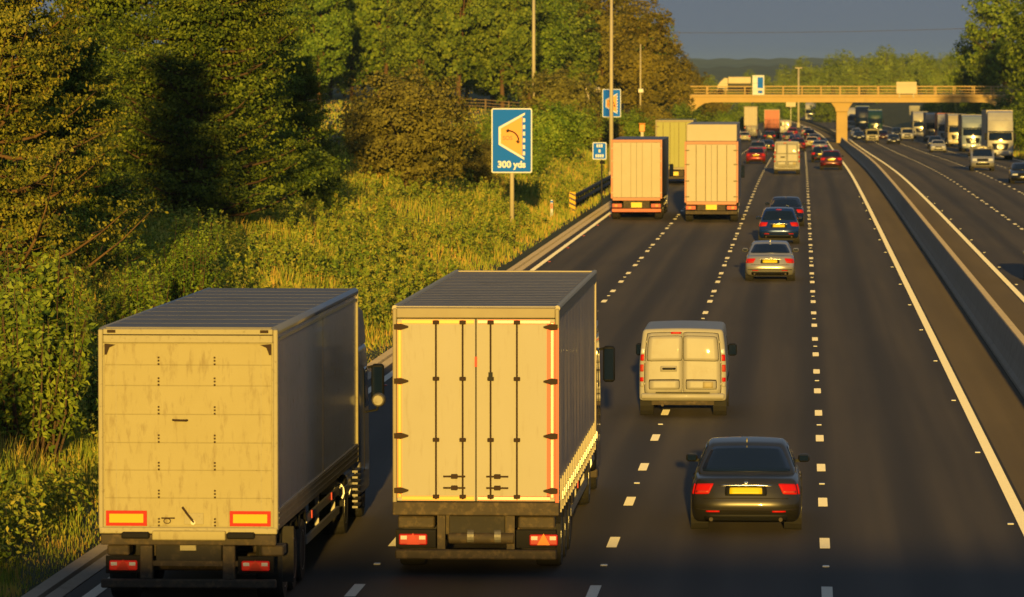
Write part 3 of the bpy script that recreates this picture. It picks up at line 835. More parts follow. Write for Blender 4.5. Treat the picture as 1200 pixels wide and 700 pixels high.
# ------------------------------------------------------------------ grass and weeds on the verges
def blades(rng, X, Z, hgt, wid, lean=.35):
    n = len(X); base = np.stack([X, Z, terrain(X, Z) - .03], 1)
    a = rng.uniform(0, 6.283, n); d = np.stack([np.cos(a), np.sin(a), np.zeros(n)], 1)
    b = rng.uniform(0, 6.283, n); s = np.stack([np.cos(b), np.sin(b) * .5, np.zeros(n)], 1)
    l = (rng.uniform(.1, 1, n) * lean * hgt)[:, None]; up = np.array([0, 0, 1.])
    m = base + d * l * .3 + up * (hgt * .6)[:, None]; t = base + d * l + up * hgt[:, None]
    w = wid[:, None]
    V = np.stack([base - s * w, base + s * w, m + s * w * .7, m - s * w * .7, t], 1).reshape(-1, 3)
    k = np.arange(n)[:, None] * 5
    return V, k + np.array([[0, 1, 2, 3]]), k + np.array([[3, 2, 4]])
def scatter(rng, n, z0, z1, d0, d1, pw=1.6):
    Z = rng.uniform(1 / z1, 1 / z0, n) ** -1.0        # thinner far off, where each blade covers less
    d = d0 + (d1 - d0) * rng.uniform(0, 1, n)
    return -11.36 - d, Z
rng = np.random.default_rng(5)
Vs, Qs, Ts, n0 = [], [], [], 0
for n, z0, z1, d0, d1, h0, h1, w in ((90000, 68, 170, -.02, 7.5, .15, .75, .010), (60000, 110, 300, .3, 11, .35, .95, .020), (45000, 230, 700, .5, 16, .4, .9, .036), (25000, 300, 720, 10, 45, .2, .45, .05)):
    X, Z = scatter(rng, n, z0, z1, d0, d1)
    d = -11.36 - X
    patch = .62 + .38 * np.sin(X * 1.9 + Z * .31) * np.sin(Z * .53 + X)
    h = rng.uniform(h0, h1, n) * patch * np.clip(.3 + d / 1.6, .3, 1)
    V, Q, T = blades(rng, X, Z, h, np.full(n, w) * rng.uniform(.6, 1.4, n))
    Vs.append(V); Qs.append(Q + n0); Ts.append(T + n0); n0 += len(V)
X = 21.4 + rng.uniform(0, 1, 16000) ** 1.3 * 10; Z = rng.uniform(1 / 900, 1 / 150, 16000) ** -1
V, Q, T = blades(rng, X, Z, rng.uniform(.3, .8, 16000), np.full(16000, .05)); Vs.append(V); Qs.append(Q + n0); Ts.append(T + n0)
tag(link('grass', fast_mesh('grass', np.concatenate(Vs), np.concatenate(Qs), np.concatenate(Ts)), None, M['grass_blades']), 'long sunlit grass covering both verges of the motorway', 'grass', kind='stuff')
# leafy weeds: stalks with leaf whorls, uncountable
Vs = []; n0 = 0
for n, z0, z1, d0, d1, hh, lf in ((3200, 74, 170, .7, 8, (.35, 1.2), .085), (3000, 140, 360, .8, 11, (.4, 1.25), .12)):
    X, Z = scatter(rng, n, z0, z1, d0, d1)
    keep = np.sin(X * .8 + Z * .11) + np.sin(Z * .19 - X * .5) > -.9
    X, Z = X[keep], Z[keep]; n = len(X)
    H = rng.uniform(*hh, n); per = 34
    t = rng.uniform(.15, 1, (n, per)); a = rng.uniform(0, 6.283, (n, per)); r = (.16 * (1.15 - t)) * rng.uniform(.3, 1.3, (n, per)) * 1.6
    P = np.stack([X[:, None] + np.cos(a) * r, Z[:, None] + np.sin(a) * r, terrain(X, Z)[:, None] + t * H[:, None]], -1).reshape(-1, 3)
    Vs.append(leaves(P, lf * 1.25, rng, .6, .5))
V = np.concatenate(Vs)
tag(link('weeds', fast_mesh('weeds', V, quads_of(V)), None, M['weed_leaves']), 'tall leafy weeds mixed through the grass of the left bank', 'weeds', kind='stuff')
# ------------------------------------------------------------------ vehicle materials
mat('glass_dark', (.006, .014, .045), .05, spec=.5)
mat('tyre', (.018, .017, .016), .85, noise=(20, .8, (.03, .026, .02)))
mat('rim', (.32, .31, .29), .35, .8)
mat('lamp_red', (.60, .010, .008), .35, spec=.25)
mat('lamp_rose', (.55, .05, .03), .35, spec=.25)
mat('lamp_orange', (.75, .22, .01), .35, spec=.25)
mat('lamp_clear', (.75, .75, .72), .12, coat=.6)
mat('plate_yellow', (.80, .62, .005), .45)
mat('plate_white', (.75, .74, .68), .45)
mat('trim_black', (.014, .014, .014), .6, spec=.25)
mat('chrome', (.7, .68, .63), .18, 1.0)
mat('underbody', (.02, .018, .016), .8)
mat('chassis', (.085, .062, .038), .75, noise=(6, .9, (.04, .03, .02)), dirt=(8, (.22, .15, .07), .7, .5))
mat('seam', (.02, .015, .01), .8)
def paint(name, col, metal=.35, rough=.28, coat=.8, dirty=None):
    return mat(name, col, rough, metal, .5, coat, noise=(1.5, .6, tuple(k * .86 for k in col)), dirt=dirty)
paint('paint_black', (.022, .022, .025), .5, .3, 1)
paint('paint_charcoal', (.075, .070, .058), .75, .34, .6)
paint('paint_silver', (.50, .48, .44), .55, .3)
paint('paint_blue', (.012, .045, .22), .4, .25)
paint('paint_navy', (.012, .018, .05), .4, .25)
paint('paint_red', (.30, .015, .012), .3, .3)
paint('paint_wine', (.11, .012, .018), .3, .3)
paint('paint_white', (.50, .48, .44), 0, .35, .5, dirty=(3, (.36, .30, .22), .5, .5))
paint('paint_vanwhite', (.47, .44, .37), 0, .5, .08, dirty=(2.5, (.33, .26, .16), .45, .52))
paint('paint_grey', (.16, .16, .17), .4, .3)
paint('paint_cream', (.55, .47, .30), 0, .35)
paint('paint_green', (.05, .09, .03), .1, .4)
paint('paint_teal', (.012, .05, .045), .1, .4)
paint('paint_lightblue', (.28, .34, .42), .1, .4)

class Kit:
    """parts of a vehicle, shared between copies: (name, mesh, material key, parent index)"""
    def __init__(s): s.p = []
    def add(s, name, me, m, parent=None):
        if not me.materials: me.materials.append(M[m] if m in M else None)
        s.p.append((name, me, m, parent)); return len(s.p) - 1
    def place(s, name, label, cat, X, Z, group=None, paint=None, oncoming=False, L=0.0, swap=None, yaw=0.0):
        Y = Z + (L if oncoming else 0)
        sl = float((rz(Z + 3) - rz(Z - 1)) / 4)
        t = empty(name, (X, Y, float(rz(Y))), math.pi + yaw if oncoming else yaw)
        t.rotation_euler = (-math.atan(sl) if oncoming else math.atan(sl), 0, t.rotation_euler.z)
        tag(t, label, cat, group)
        objs = []
        for nm, me, m, par in s.p:
            o = bpy.data.objects.new(nm, me); COL.objects.link(o)
            o.parent = t if par is None else objs[par]
            k = (swap or {}).get(m, m)
            if k == 'paint': k = paint
            if M[k] != me.materials[0]:
                o.material_slots[0].link = 'OBJECT'; o.material_slots[0].material = M[k]
            objs.append(o)
        return t

def lathe_x(prof, n=24):                     # profile of (x offset, radius) turned about the x axis
    V, F = [], []
    for x, r in prof:
        for k in range(n):
            a = 2 * math.pi * k / n; V.append((x, math.cos(a) * r, math.sin(a) * r))
    m = len(prof)
    for i in range(m - 1):
        for k in range(n):
            F.append((i * n + k, i * n + (k + 1) % n, (i + 1) * n + (k + 1) % n, (i + 1) * n + k))
    F.append(tuple(reversed(range(n)))); F.append(tuple(range((m - 1) * n, m * n)))
    return V, F
def wheel(kit, x, y, r, w, side, rimcol='rim'):
    """a wheel is a tyre with its rim as a sub-part; side=+1 right, -1 left"""
    h = w / 2
    V, F = lathe_x([(-h, r * .62), (-h, r * .93), (-h * .75, r * .985), (0, r), (h * .75, r * .985), (h, r * .93), (h, r * .62)])
    mb = MB(); mb.add([(a + x, b + y, c + r) for a, b, c in V], F)
    i = kit.add('wheel', mb.mesh('wheel', smooth=False), 'tyre')
    f = side
    prof = [(f * h * .2, r * .62), (f * h * 1.02, r * .62), (f * h * .98, r * .56), (f * h * .35, r * .45), (f * h * .55, r * .16), (f * h * .9, r * .12)]
    if f < 0: prof = prof[::-1]
    V, F = lathe_x(prof, 18)
    mb = MB(); mb.add([(a + x, b + y, c + r) for a, b, c in V], F)
    kit.add('rim', mb.mesh('rim'), rimcol, i)

def sm(x, a, b):
    t = np.clip((x - a) / (b - a), 0, 1); return t * t * (3 - 2 * t)

def car_kit(L=4.8, W=1.85, H=1.44, zb=.95, base=(.62, 3.55), roof=(1.45, 2.75), zs=.22, boot=0.05, hood=.20, style='sedan', rwin=(-.62, .74), front=True):
    K = Kit(); hx, hy, hz = W / 2, L / 2, (zb - zs) / 2
    def low(p):
        x, y, z = p[..., 0], p[..., 1], p[..., 2]
        t = (z + hz) / (2 * hz); e = y / hy
        wr = np.clip((-e - .72) / .28, 0, 1); wf = np.clip((e - .70) / .30, 0, 1)
        ax = np.abs(x / hx)
        x2 = x * (1 - .05 * np.abs(e) ** 5) * (1 - .085 * np.clip((t - .5) / .5, 0, 1) ** 2 - .05 * np.clip((.35 - t) / .35, 0, 1) ** 2)
        y2 = y + wr * (.17 * ax ** 4 + .10 * np.clip((t - .62) / .38, 0, 1) ** 1.3 - .055 * np.exp(-((t - .40) / .17) ** 2) + .10 * np.clip((.22 - t) / .22, 0, 1))
        y2 = y2 - wf * (.34 * ax ** 3 + .12 * np.clip((t - .55) / .45, 0, 1) ** 1.3 - .05 * np.exp(-((t - .35) / .2) ** 2))
        z2 = z - t * hood * sm(e, .15, 1.0) - t * boot * sm(-e, .4, 1.0) - .02 * t * ax ** 2
        return np.stack([x2, y2 + hy, z2 + hz + zs], -1)
    lo = Shape((hx, hy, hz), .085, low, 13)
    K.add('body', lo.mesh('body'), 'paint')
    gz0 = zb - .06; gh = (H - gz0) / 2; b0, b1 = base; r0, r1 = roof
    gl = (b1 - b0) / 2
    def top(p):
        x, y, z = p[..., 0], p[..., 1], p[..., 2]
        t = (z + gh) / (2 * gh); e = y / gl
        y2 = (1 - t) * (b0 + (e + 1) / 2 * (b1 - b0)) + t * (r0 + (e + 1) / 2 * (r1 - r0))
        wx = hx * (.925 - .225 * t ** 1.15)
        x2 = x / hx * wx * (1 - .05 * np.abs(e) ** 3)
        y2 = y2 + np.clip(-e, 0, 1) ** 3 * .10 * (x / hx) ** 2 - np.clip(e, 0, 1) ** 3 * .14 * (x / hx) ** 2
        z2 = z + gh + gz0 - t * (.028 * (x / hx) ** 2 + .035 * e ** 2)
        return np.stack([x2, y2, z2], -1)
    gr = Shape((hx, gl, gh), .09, top, 11)
    K.add('roof', gr.mesh('roof'), 'paint')
    v0, v1 = rwin
    K.add('rear_window', gr.patch('rear_window', 'rear', [(-.955, v0), (.955, v0), (.90, v1), (-.90, v1)], .006, .14, (13, 9)), 'glass_dark')
    K.add('windscreen', gr.patch('windscreen', 'front', [(-.92, -.7), (.92, -.7), (.86, .78), (-.86, .78)], .006, .12, (11, 9)), 'glass_dark')
    for f in ('left', 'right'):
        K.add('side_window', gr.patch('side_window', f, [(-.80, -.55), (.02, -.55), (.02, .72), (-.72, .72)], .006, .1), 'glass_dark')
        K.add('side_window', gr.patch('side_window', f, [(.06, -.55), (.86, -.55), (.72, .72), (.06, .72)], .006, .1), 'glass_dark')
    # rear end
    if style == 'sedan':
        tl = [(.70, .30), (.985, .28), (.985, .74), (.63, .76)]
    elif style == 'suv':
        tl = [(.66, .42), (.985, .40), (.985, .92), (.60, .86)]
    else:
        tl = [(.70, .35), (.985, .33), (.985, .95), (.66, .95)]
    for s in (-1, 1):
        c = tl if s > 0 else [(-u, v) for u, v in tl][::-1]
        c = c if s > 0 else [(-tl[1][0], tl[1][1]), (-tl[0][0], tl[0][1]), (-tl[3][0], tl[3][1]), (-tl[2][0], tl[2][1])]
        i = K.add('tail_light', lo.patch('tail_light', 'rear', c, .014, .15, (9, 7)), 'lamp_red')
        a = np.array(c); m_ = a.mean(0)
        K.add('reverse_lens', lo.patch('reverse_lens', 'rear', [tuple(m_ + (q_ - m_) * np.array([.75, .22]) - np.array([0, .13])) for q_ in a], .019, .2, (5, 4)), 'lamp_rose', i)
        K.add('side_tail', lo.patch('side_tail', 'right' if s > 0 else 'left', rect(-.985, -.93, tl[1][1], tl[2][1]), .012, .1, (4, 4)), 'lamp_red')
    K.add('boot_seam', lo.patch('boot_seam', 'rear', rect(-.80, .80, .09, .125), .007, 0, (11, 3)), 'seam')
    pr = K.add('plate_recess', lo.patch('plate_recess', 'rear', rect(-.40, .40, .22, .64), .008, .1, (9, 5)), 'trim_black')
    K.add('number_plate', lo.patch('number_plate', 'rear', rect(-.31, .31, .29, .57), .022, .06, (9, 5), .004), 'plate_yellow', pr)
    K.add('chrome_strip', lo.patch('chrome_strip', 'rear', rect(-.52, .52, .64, .695), .016, .2, (11, 3)), 'chrome')
    K.add('badge', lo.patch('badge', 'rear', rect(-.045, .045, .74, .84), .012, .5, (5, 5)), 'chrome')
    K.add('bumper_lip', lo.patch('bumper_lip', 'rear', rect(-.93, .93, -.42, -.36), .018, 0, (13, 3)), 'seam')
    K.add('diffuser', lo.patch('diffuser', 'rear', rect(-.80, .80, -.98, -.62), .012, .1, (11, 4)), 'trim_black')
    for s in (-1, 1):
        K.add('exhaust', MB().cyl((s * hx * .62, -.012, zs + .06), (s * hx * .62, .2, zs + .06), .034, n=12).mesh('exhaust'), 'chassis')
        K.add('rear_reflector', lo.patch('rear_reflector', 'rear', rect(.62 * s - .13, .62 * s + .13, -.50, -.42) , .02, .2, (5, 3)), 'lamp_red')
    # front end
    if front:
        for s in (-1, 1):
            u0, u1 = (.50, .97) if s > 0 else (-.97, -.50)
            K.add('headlight', lo.patch('headlight', 'front', rect(u0, u1, .30, .72), .012, .25, (7, 6)), 'lamp_clear')
        K.add('grille', lo.patch('grille', 'front', rect(-.44, .44, .22, .66), .008, .12, (7, 5)), 'trim_black')
        K.add('lower_grille', lo.patch('lower_grille', 'front', rect(-.62, .62, -.72, -.30), .008, .2, (9, 5)), 'trim_black')
        K.add('front_plate', lo.patch('front_plate', 'front', rect(-.29, .29, -.18, .06), .016, .05, (7, 4), .003), 'plate_white')
    # door seams and handles, arches, wheels, mirrors
    for f in ('left', 'right'):
        for u in (-.36, .02, .40):
            K.add('door_seam', lo.patch('door_seam', f, rect(u, u + .005, -.7, .86), .004, 0, (2, 7)), 'seam')
        for u in (-.28, .10):
            K.add('door_handle', lo.patch('door_handle', f, rect(u, u + .055, .52, .60), .02, .3, (4, 4)), 'trim_black')
        K.add('sill', lo.patch('sill', f, rect(-.45, .50, -.98, -.72), .008, 0, (5, 3)), 'trim_black')
    ya, yf = .95 if L > 4.5 else .78, L - .92
    for s in (-1, 1):
        for y in (ya, yf):
            mb = MB(); V, F = lathe_x([(s * (hx - .30), .37), (s * (hx - .004), .385)][:: (1 if s > 0 else -1)], 20)
            mb.add([(a, b + y, c + .33) for a, b, c in V], F)
            K.add('wheel_arch', mb.mesh('wheel_arch'), 'underbody')
            wheel(K, s * (hx - .118), y, .325, .225, s)
        mi = K.add('mirror', MB().box(s * (hx + .03) - .10, s * (hx + .03) + .10, L * .605, L * .605 + .13, zb + .0, zb + .14).mesh('mirror', bevel=.035, smooth=True), 'paint')
        K.add('mirror_glass', MB().box(s * (hx + .03) - .075, s * (hx + .03) + .075, L * .605 - .006, L * .605 - .001, zb + .025, zb + .115).mesh('mirror_glass', bevel=.002), 'glass_dark', mi)
        K.add('mirror_arm', MB().box(min(s * (hx - .12), s * (hx - .03)), max(s * (hx - .12), s * (hx - .03)), L * .605 + .03, L * .605 + .1, zb + .0, zb + .05).mesh('mirror_arm'), 'trim_black', mi)
    K.add('underside', MB().box(-hx * .8, hx * .8, .35, L - .4, .17, zs + .03).mesh('underside'), 'underbody')
    if style == 'sedan':
        K.add('aerial_fin', MB().prism_x([(r0 + .25, H - .03), (r0 + .10, H - .03), (r0 + .09, H + .035)], -.012, .012).mesh('aerial_fin'), 'paint')
    else:
        K.add('high_brake_light', gr.patch('high_brake_light', 'rear', rect(-.2, .2, .80, .88), .012, .2, (5, 3)), 'lamp_red')
    return K

SEDAN = car_kit(4.85, 1.87, 1.45, .97, (.60, 3.6), (1.45, 2.85), zs=.17, rwin=(-.74, .80))
SEDAN2 = car_kit(4.7, 1.83, 1.44, .99, (.62, 3.45), (1.5, 2.7))
HATCH = car_kit(4.25, 1.80, 1.50, .96, (.14, 3.15), (.62, 2.35), style='hatch', boot=.0, rwin=(-.70, .70))
SUV = car_kit(4.4, 1.84, 1.62, 1.03, (.12, 3.2), (.50, 2.45), style='suv', boot=.0, zs=.27, rwin=(-.66, .66))

def van_kit(L=4.95, W=1.94, H=1.98, high=False):
    K = Kit(); zs = .36; hx, hy, hz = W / 2, L / 2, (H - zs) / 2
    ws = 1.12                                  # top of the bonnet
    def low(p):
        x, y, z = p[..., 0], p[..., 1], p[..., 2]
        t = (z + hz) / (2 * hz); e = y / hy; zz = z + hz + zs
        ax = np.abs(x / hx)
        x2 = x * (1 - .085 * np.clip((t - .42) / .58, 0, 1) ** 1.7) * (1 - .07 * np.clip((e - .5) / .5, 0, 1) ** 2)
        wf = np.clip((e + .1) / 1.1, 0, 1)
        back = np.interp(zz, [zs, .7, ws, 1.9, 2.7], [.10, 0, .30, 1.35, 2.3])
        y2 = y - wf ** 3 * back - np.clip((e - .7) / .3, 0, 1) * .25 * ax ** 3
        wr = np.clip((-e - .85) / .15, 0, 1)
        y2 = y2 + wr * (.05 * ax ** 6 + .07 * np.clip((t - .45) / .55, 0, 1) ** 2)
        z2 = zz - t * .03 * ax ** 2
        return np.stack([x2, y2 + hy, z2], -1)
    lo = Shape((hx, hy, hz), .075, low, 15)
    K.add('body', lo.mesh('body'), 'paint')
    # barn doors with shadow gap, blank pressed window panels and lower recesses
    for s in (-1, 1):
        def uv(a, b, c, d): return rect(a, b, c, d) if s > 0 else rect(-b, -a, c, d)
        K.add('door_gap', lo.patch('door_gap', 'rear', uv(.005, .885, -.80, .90), .004, .06, (9, 13)), 'seam')
        d = K.add('rear_door', lo.patch('rear_door', 'rear', uv(.012, .868, -.785, .885), .012, .06, (9, 13)), 'paint')
        K.add('panel_gap', lo.patch('panel_gap', 'rear', uv(.012, .835, .10, .80), .0145, .14, (9, 9)), 'seam', d)
        K.add('window_panel', lo.patch('window_panel', 'rear', uv(.020, .823, .112, .788), .019, .14, (9, 9)), 'paint', d)
        K.add('lower_recess', lo.patch('lower_recess', 'rear', uv(.07, .78, -.68, -.40), .0145, .1, (7, 5)), 'seam', d)
        K.add('lower_panel', lo.patch('lower_panel', 'rear', uv(.085, .765, -.67, -.435), .017, .08, (7, 5)), 'paint', d)
        for (a, b, m) in ((.12, .30, 'lamp_red'), (-.18, .02, 'lamp_rose'), (.32, .46, 'lamp_clear')):
            K.add('tail_light', lo.patch('tail_light', 'rear', uv(.90, .995, a, b), .016, .1, (4, 5)), m)
        K.add('lower_lamp', lo.patch('lower_lamp', 'rear', uv(.90, .995, -.46, -.34), .016, .1, (4, 4)), 'lamp_red')
        K.add('corner_trim', lo.patch('corner_trim', 'rear', uv(.90, .99, -.60, -.48), .014, .1, (4, 4)), 'paint')
        for v in (-.55, .05, .62):
            K.add('door_hinge', lo.patch('door_hinge', 'rear', uv(.86, .90, v, v + .06), .022, .2, (3, 3)), 'paint')
        f = 'right' if s > 0 else 'left'
        K.add('side_window', lo.patch('side_window', f, [(.18, .22), (.58, .22), (.44, .66), (.18, .66)], .006, .12), 'glass_dark')
        K.add('door_seam', lo.patch('door_seam', f, rect(.14, .148, -.8, .75), .004, 0, (2, 7)), 'seam')
        K.add('side_rub_strip', lo.patch('side_rub_strip', f, rect(-.6, .55, -.52, -.42), .012, .1, (7, 3)), 'trim_black')
        u0, u1 = (.52, .95) if s > 0 else (-.95, -.52)
        K.add('headlight', lo.patch('headlight', 'front', rect(u0, u1, -.45, -.18), .012, .25, (6, 6)), 'lamp_clear')
        for y in (.88, L - .98):
            mb = MB(); V, F = lathe_x([(s * (hx - .30), .40), (s * (hx - .002), .40)][:: (1 if s > 0 else -1)], 20)
            mb.add([(a, b + y, c + .34) for a, b, c in V], F)
            K.add('wheel_arch', mb.mesh('wheel_arch'), 'underbody')
            wheel(K, s * (hx - .13), y, .335, .235, s, 'trim_black')
        xm = s * (hx + .09)
        mi = K.add('mirror', MB().box(xm - .10, xm + .10, 3.45, 3.6, 1.18, 1.46).mesh('mirror', bevel=.04, smooth=True), 'trim_black')
        K.add('mirror_glass', MB().box(xm - .08, xm + .08, 3.442, 3.449, 1.21, 1.43).mesh('mirror_glass'), 'glass_dark', mi)
        K.add('mirror_arm', MB().box(min(s * (hx - .08), s * (hx + .02)), max(s * (hx - .08), s * (hx + .02)), 3.5, 3.58, 1.2, 1.27).mesh('mirror_arm'), 'trim_black', mi)
    K.add('high_brake_light', lo.patch('high_brake_light', 'rear', rect(-.30, -.04, .845, .90), .026, .2, (5, 3)), 'lamp_red')
    hd = K.add('handle_surround', lo.patch('handle_surround', 'rear', rect(-.52, -.13, -.19, -.03), .020, .15, (5, 4)), 'paint')
    K.add('door_handle', lo.patch('door_handle', 'rear', rect(-.47, -.16, -.14, -.075), .034, .3, (5, 4)), 'trim_black', hd)
    K.add('number_plate', lo.patch('number_plate', 'rear', rect(.46, .70, -.64, -.46), .022, .04, (4, 4), .004), 'plate_tan')
    K.add('windscreen', lo.patch('windscreen', 'front', [(-.90, .02), (.90, .02), (.86, .74), (-.86, .74)], .006, .12, (11, 9)), 'glass_dark')
    K.add('grille', lo.patch('grille', 'front', rect(-.48, .48, -.46, -.24), .008, .12, (7, 5)), 'trim_black')
    K.add('lower_grille', lo.patch('lower_grille', 'front', rect(-.6, .6, -.85, -.62), .008, .12, (7, 5)), 'trim_black')
    K.add('front_plate', lo.patch('front_plate', 'front', rect(-.27, .27, -.60, -.52), .014, .05, (7, 4), .003), 'plate_white')
    K.add('rear_bumper', MB().box(-hx * .96, hx * .96, -.09, .16, .40, .535).mesh('rear_bumper', bevel=.035, smooth=True), 'paint')
    K.add('bumper_step', MB().box(-hx * .62, hx * .62, -.10, -.02, .536, .556).mesh('bumper_step'), 'trim_black')
    K.add('exhaust', MB().tube([(-.45, -.02, .27), (-.45, .5, .29)], .035, 8).mesh('exhaust'), 'chassis')
    K.add('tow_bar', MB().box(-.55, .55, .02, .1, .29, .36).mesh('tow_bar'), 'chassis')
    K.add('underside', MB().box(-hx * .72, hx * .72, .15, L - .5, .26, .40).mesh('underside'), 'chassis')
    return K
mat('plate_tan', (.46, .38, .20), .6)
VAN = van_kit()
VAN_HIGH = van_kit(5.6, 1.99, 2.55)

# ------------------------------------------------------------------ lorries
def cab(K, y0, W=2.5, top=3.0, fairing=3.9, m='paint', simple=False):
    """tractor unit: y0 is the back of the cab, the windscreen faces +y"""
    L = 2.25; hx, hy = W / 2, L / 2; z0 = .42; hz = (top - z0) / 2
    def df(p):
        x, y, z = p[..., 0], p[..., 1], p[..., 2]
        t = (z + hz) / (2 * hz); e = y / hy
        wf = np.clip((e - .4) / .6, 0, 1)
        y2 = y - wf * (.22 * np.abs(x / hx) ** 4 + .28 * np.clip((t - .42) / .58, 0, 1) ** 1.4)
        x2 = x * (1 - .03 * t ** 3)
        return np.stack([x2, y2 + hy + y0, z + hz + z0], -1)
    S = Shape((hx, hy, hz), .10, df, 11)
    def cv(z): return 2 * (z - z0) / (top - z0) - 1
    c = K.add('cab', S.mesh('cab'), m)
    K.add('windscreen', S.patch('windscreen', 'front', [(-.91, cv(1.9)), (.91, cv(1.9)), (.88, cv(2.66)), (-.88, cv(2.66))], .008, .1, (9, 7)), 'glass_dark')
    K.add('sun_visor', S.patch('sun_visor', 'front', rect(-.93, .93, cv(2.68), cv(2.80)), .10, .1, (9, 3)), 'glass_dark')
    g = K.add('grille', S.patch('grille', 'front', [(-.52, cv(.98)), (.52, cv(.98)), (.66, cv(1.62)), (-.66, cv(1.62))], .012, .1, (7, 7)), 'trim_black')
    for v in (1.1, 1.26, 1.42):
        K.add('grille_bar', S.patch('grille_bar', 'front', rect(-.5, .5, cv(v), cv(v + .05)), .024, 0, (5, 3)), 'chrome', g)
    K.add('bumper', S.patch('bumper', 'front', rect(-.97, .97, -.98, cv(.86)), .05, .08, (9, 5)), m)
    for s in (-1, 1):
        u = (.58, .93) if s > 0 else (-.93, -.58)
        K.add('headlight', S.patch('headlight', 'front', rect(u[0], u[1], cv(.68), cv(.92)), .06, .3, (6, 5)), 'lamp_clear')
        K.add('side_window', S.patch('side_window', 'right' if s > 0 else 'left', [(-.1, cv(1.9)), (.70, cv(1.9)), (.55, cv(2.6)), (-.1, cv(2.6))], .006, .1), 'glass_dark')
        K.add('door_seam', S.patch('door_seam', 'right' if s > 0 else 'left', rect(-.16, -.145, -.7, .72), .005, 0, (2, 5)), 'seam')
        x = s * (hx + .16)
        mi = K.add('mirror', MB().box(x - .11, x + .11, y0 + 1.75, y0 + 1.92, 1.95, 2.62).mesh('mirror', bevel=.04, smooth=True), 'trim_black')
        K.add('mirror_glass', MB().box(x - .085, x + .085, y0 + 1.742, y0 + 1.749, 2.0, 2.57).mesh('mirror_glass'), 'glass_dark', mi)
        K.add('mirror_arm', MB().tube([(s * (hx - .02), y0 + 1.85, 2.55), (x, y0 + 1.86, 2.6)], .025, 6).mesh('mirror_arm'), 'trim_black', mi)
        K.add('step', MB().box(min(s * (hx - .25), s * (hx + .005)), max(s * (hx - .25), s * (hx + .005)), y0 + .35, y0 + 1.0, .28, .44).mesh('step', bevel=.02), 'chassis')
        wheel(K, s * (hx - .20), y0 + 1.15, .49, .32, s)
        wheel(K, s * (hx - .33), y0 - 2.2, .50, .58, s)
        K.add('fuel_tank', MB().cyl((s * (hx - .33), y0 - 1.5, .72), (s * (hx - .33), y0 - .35, .72), .31, n=14).mesh('fuel_tank'), 'rim')
    if fairing:
        f = MB(); x = hx * .97
        f.prism_x([(y0 + .1, top - .05), (y0 + 1.75, top - .05), (y0 + 1.55, top + .35 * (fairing - top)), (y0 + 1.1, fairing - .12), (y0 + .1, fairing)], -x, x)
        K.add('roof_fairing', f.mesh('roof_fairing', bevel=.06, smooth=False), m)
    K.add('chassis_frame', MB().box(-.45, .45, y0 - 3.2, y0 + 1.8, .55, .80).mesh('chassis_frame'), 'chassis')

def running_gear(K, L, W, z0, axles=(1.5, 2.82, 4.14), r=.49):
    hx = W / 2
    for s in (-1, 1):
        K.add('chassis_beam', MB().box(s * .48 - .07, s * .48 + .07, .25, L - .3, z0 - .42, z0 - .03).mesh('chassis_beam'), 'chassis')
        for y in axles:
            wheel(K, s * (hx - .215), y, r, .385, s)
            K.add('mudguard', MB().prism_x([(y - .62, z0 - .28), (y - .40, z0 - .09), (y + .40, z0 - .09), (y + .62, z0 - .28), (y + .60, z0 - .30), (y + .39, z0 - .12), (y - .39, z0 - .12), (y - .60, z0 - .30)], min(s * (hx - .42), s * (hx - .02)), max(s * (hx - .42), s * (hx - .02))).mesh('mudguard'), 'plastic_black')
        K.add('landing_leg', MB().box(s * .82 - .07, s * .82 + .07, L - 2.9, L - 2.75, .25, z0 - .03).mesh('landing_leg'), 'chassis')
        for z in (.50, .82):
            K.add('side_guard', MB().box(min(s * (hx - .07), s * (hx - .03)), max(s * (hx - .07), s * (hx - .03)), axles[-1] + .75, L - 3.1, z, z + .12).mesh('side_guard'), 'steel_grey')
        for y in (axles[-1] + 1.0, (axles[-1] + L - 3) / 2, L - 3.4):
            K.add('guard_stay', MB().box(min(s * (hx - .14), s * (hx - .075)), max(s * (hx - .14), s * (hx - .075)), y, y + .06, .48, z0 - .03).mesh('guard_stay'), 'steel_grey')
    for y in axles:
        K.add('axle', MB().cyl((-hx + .3, y, r), (hx - .3, y, r), .07, n=8).mesh('axle'), 'chassis')

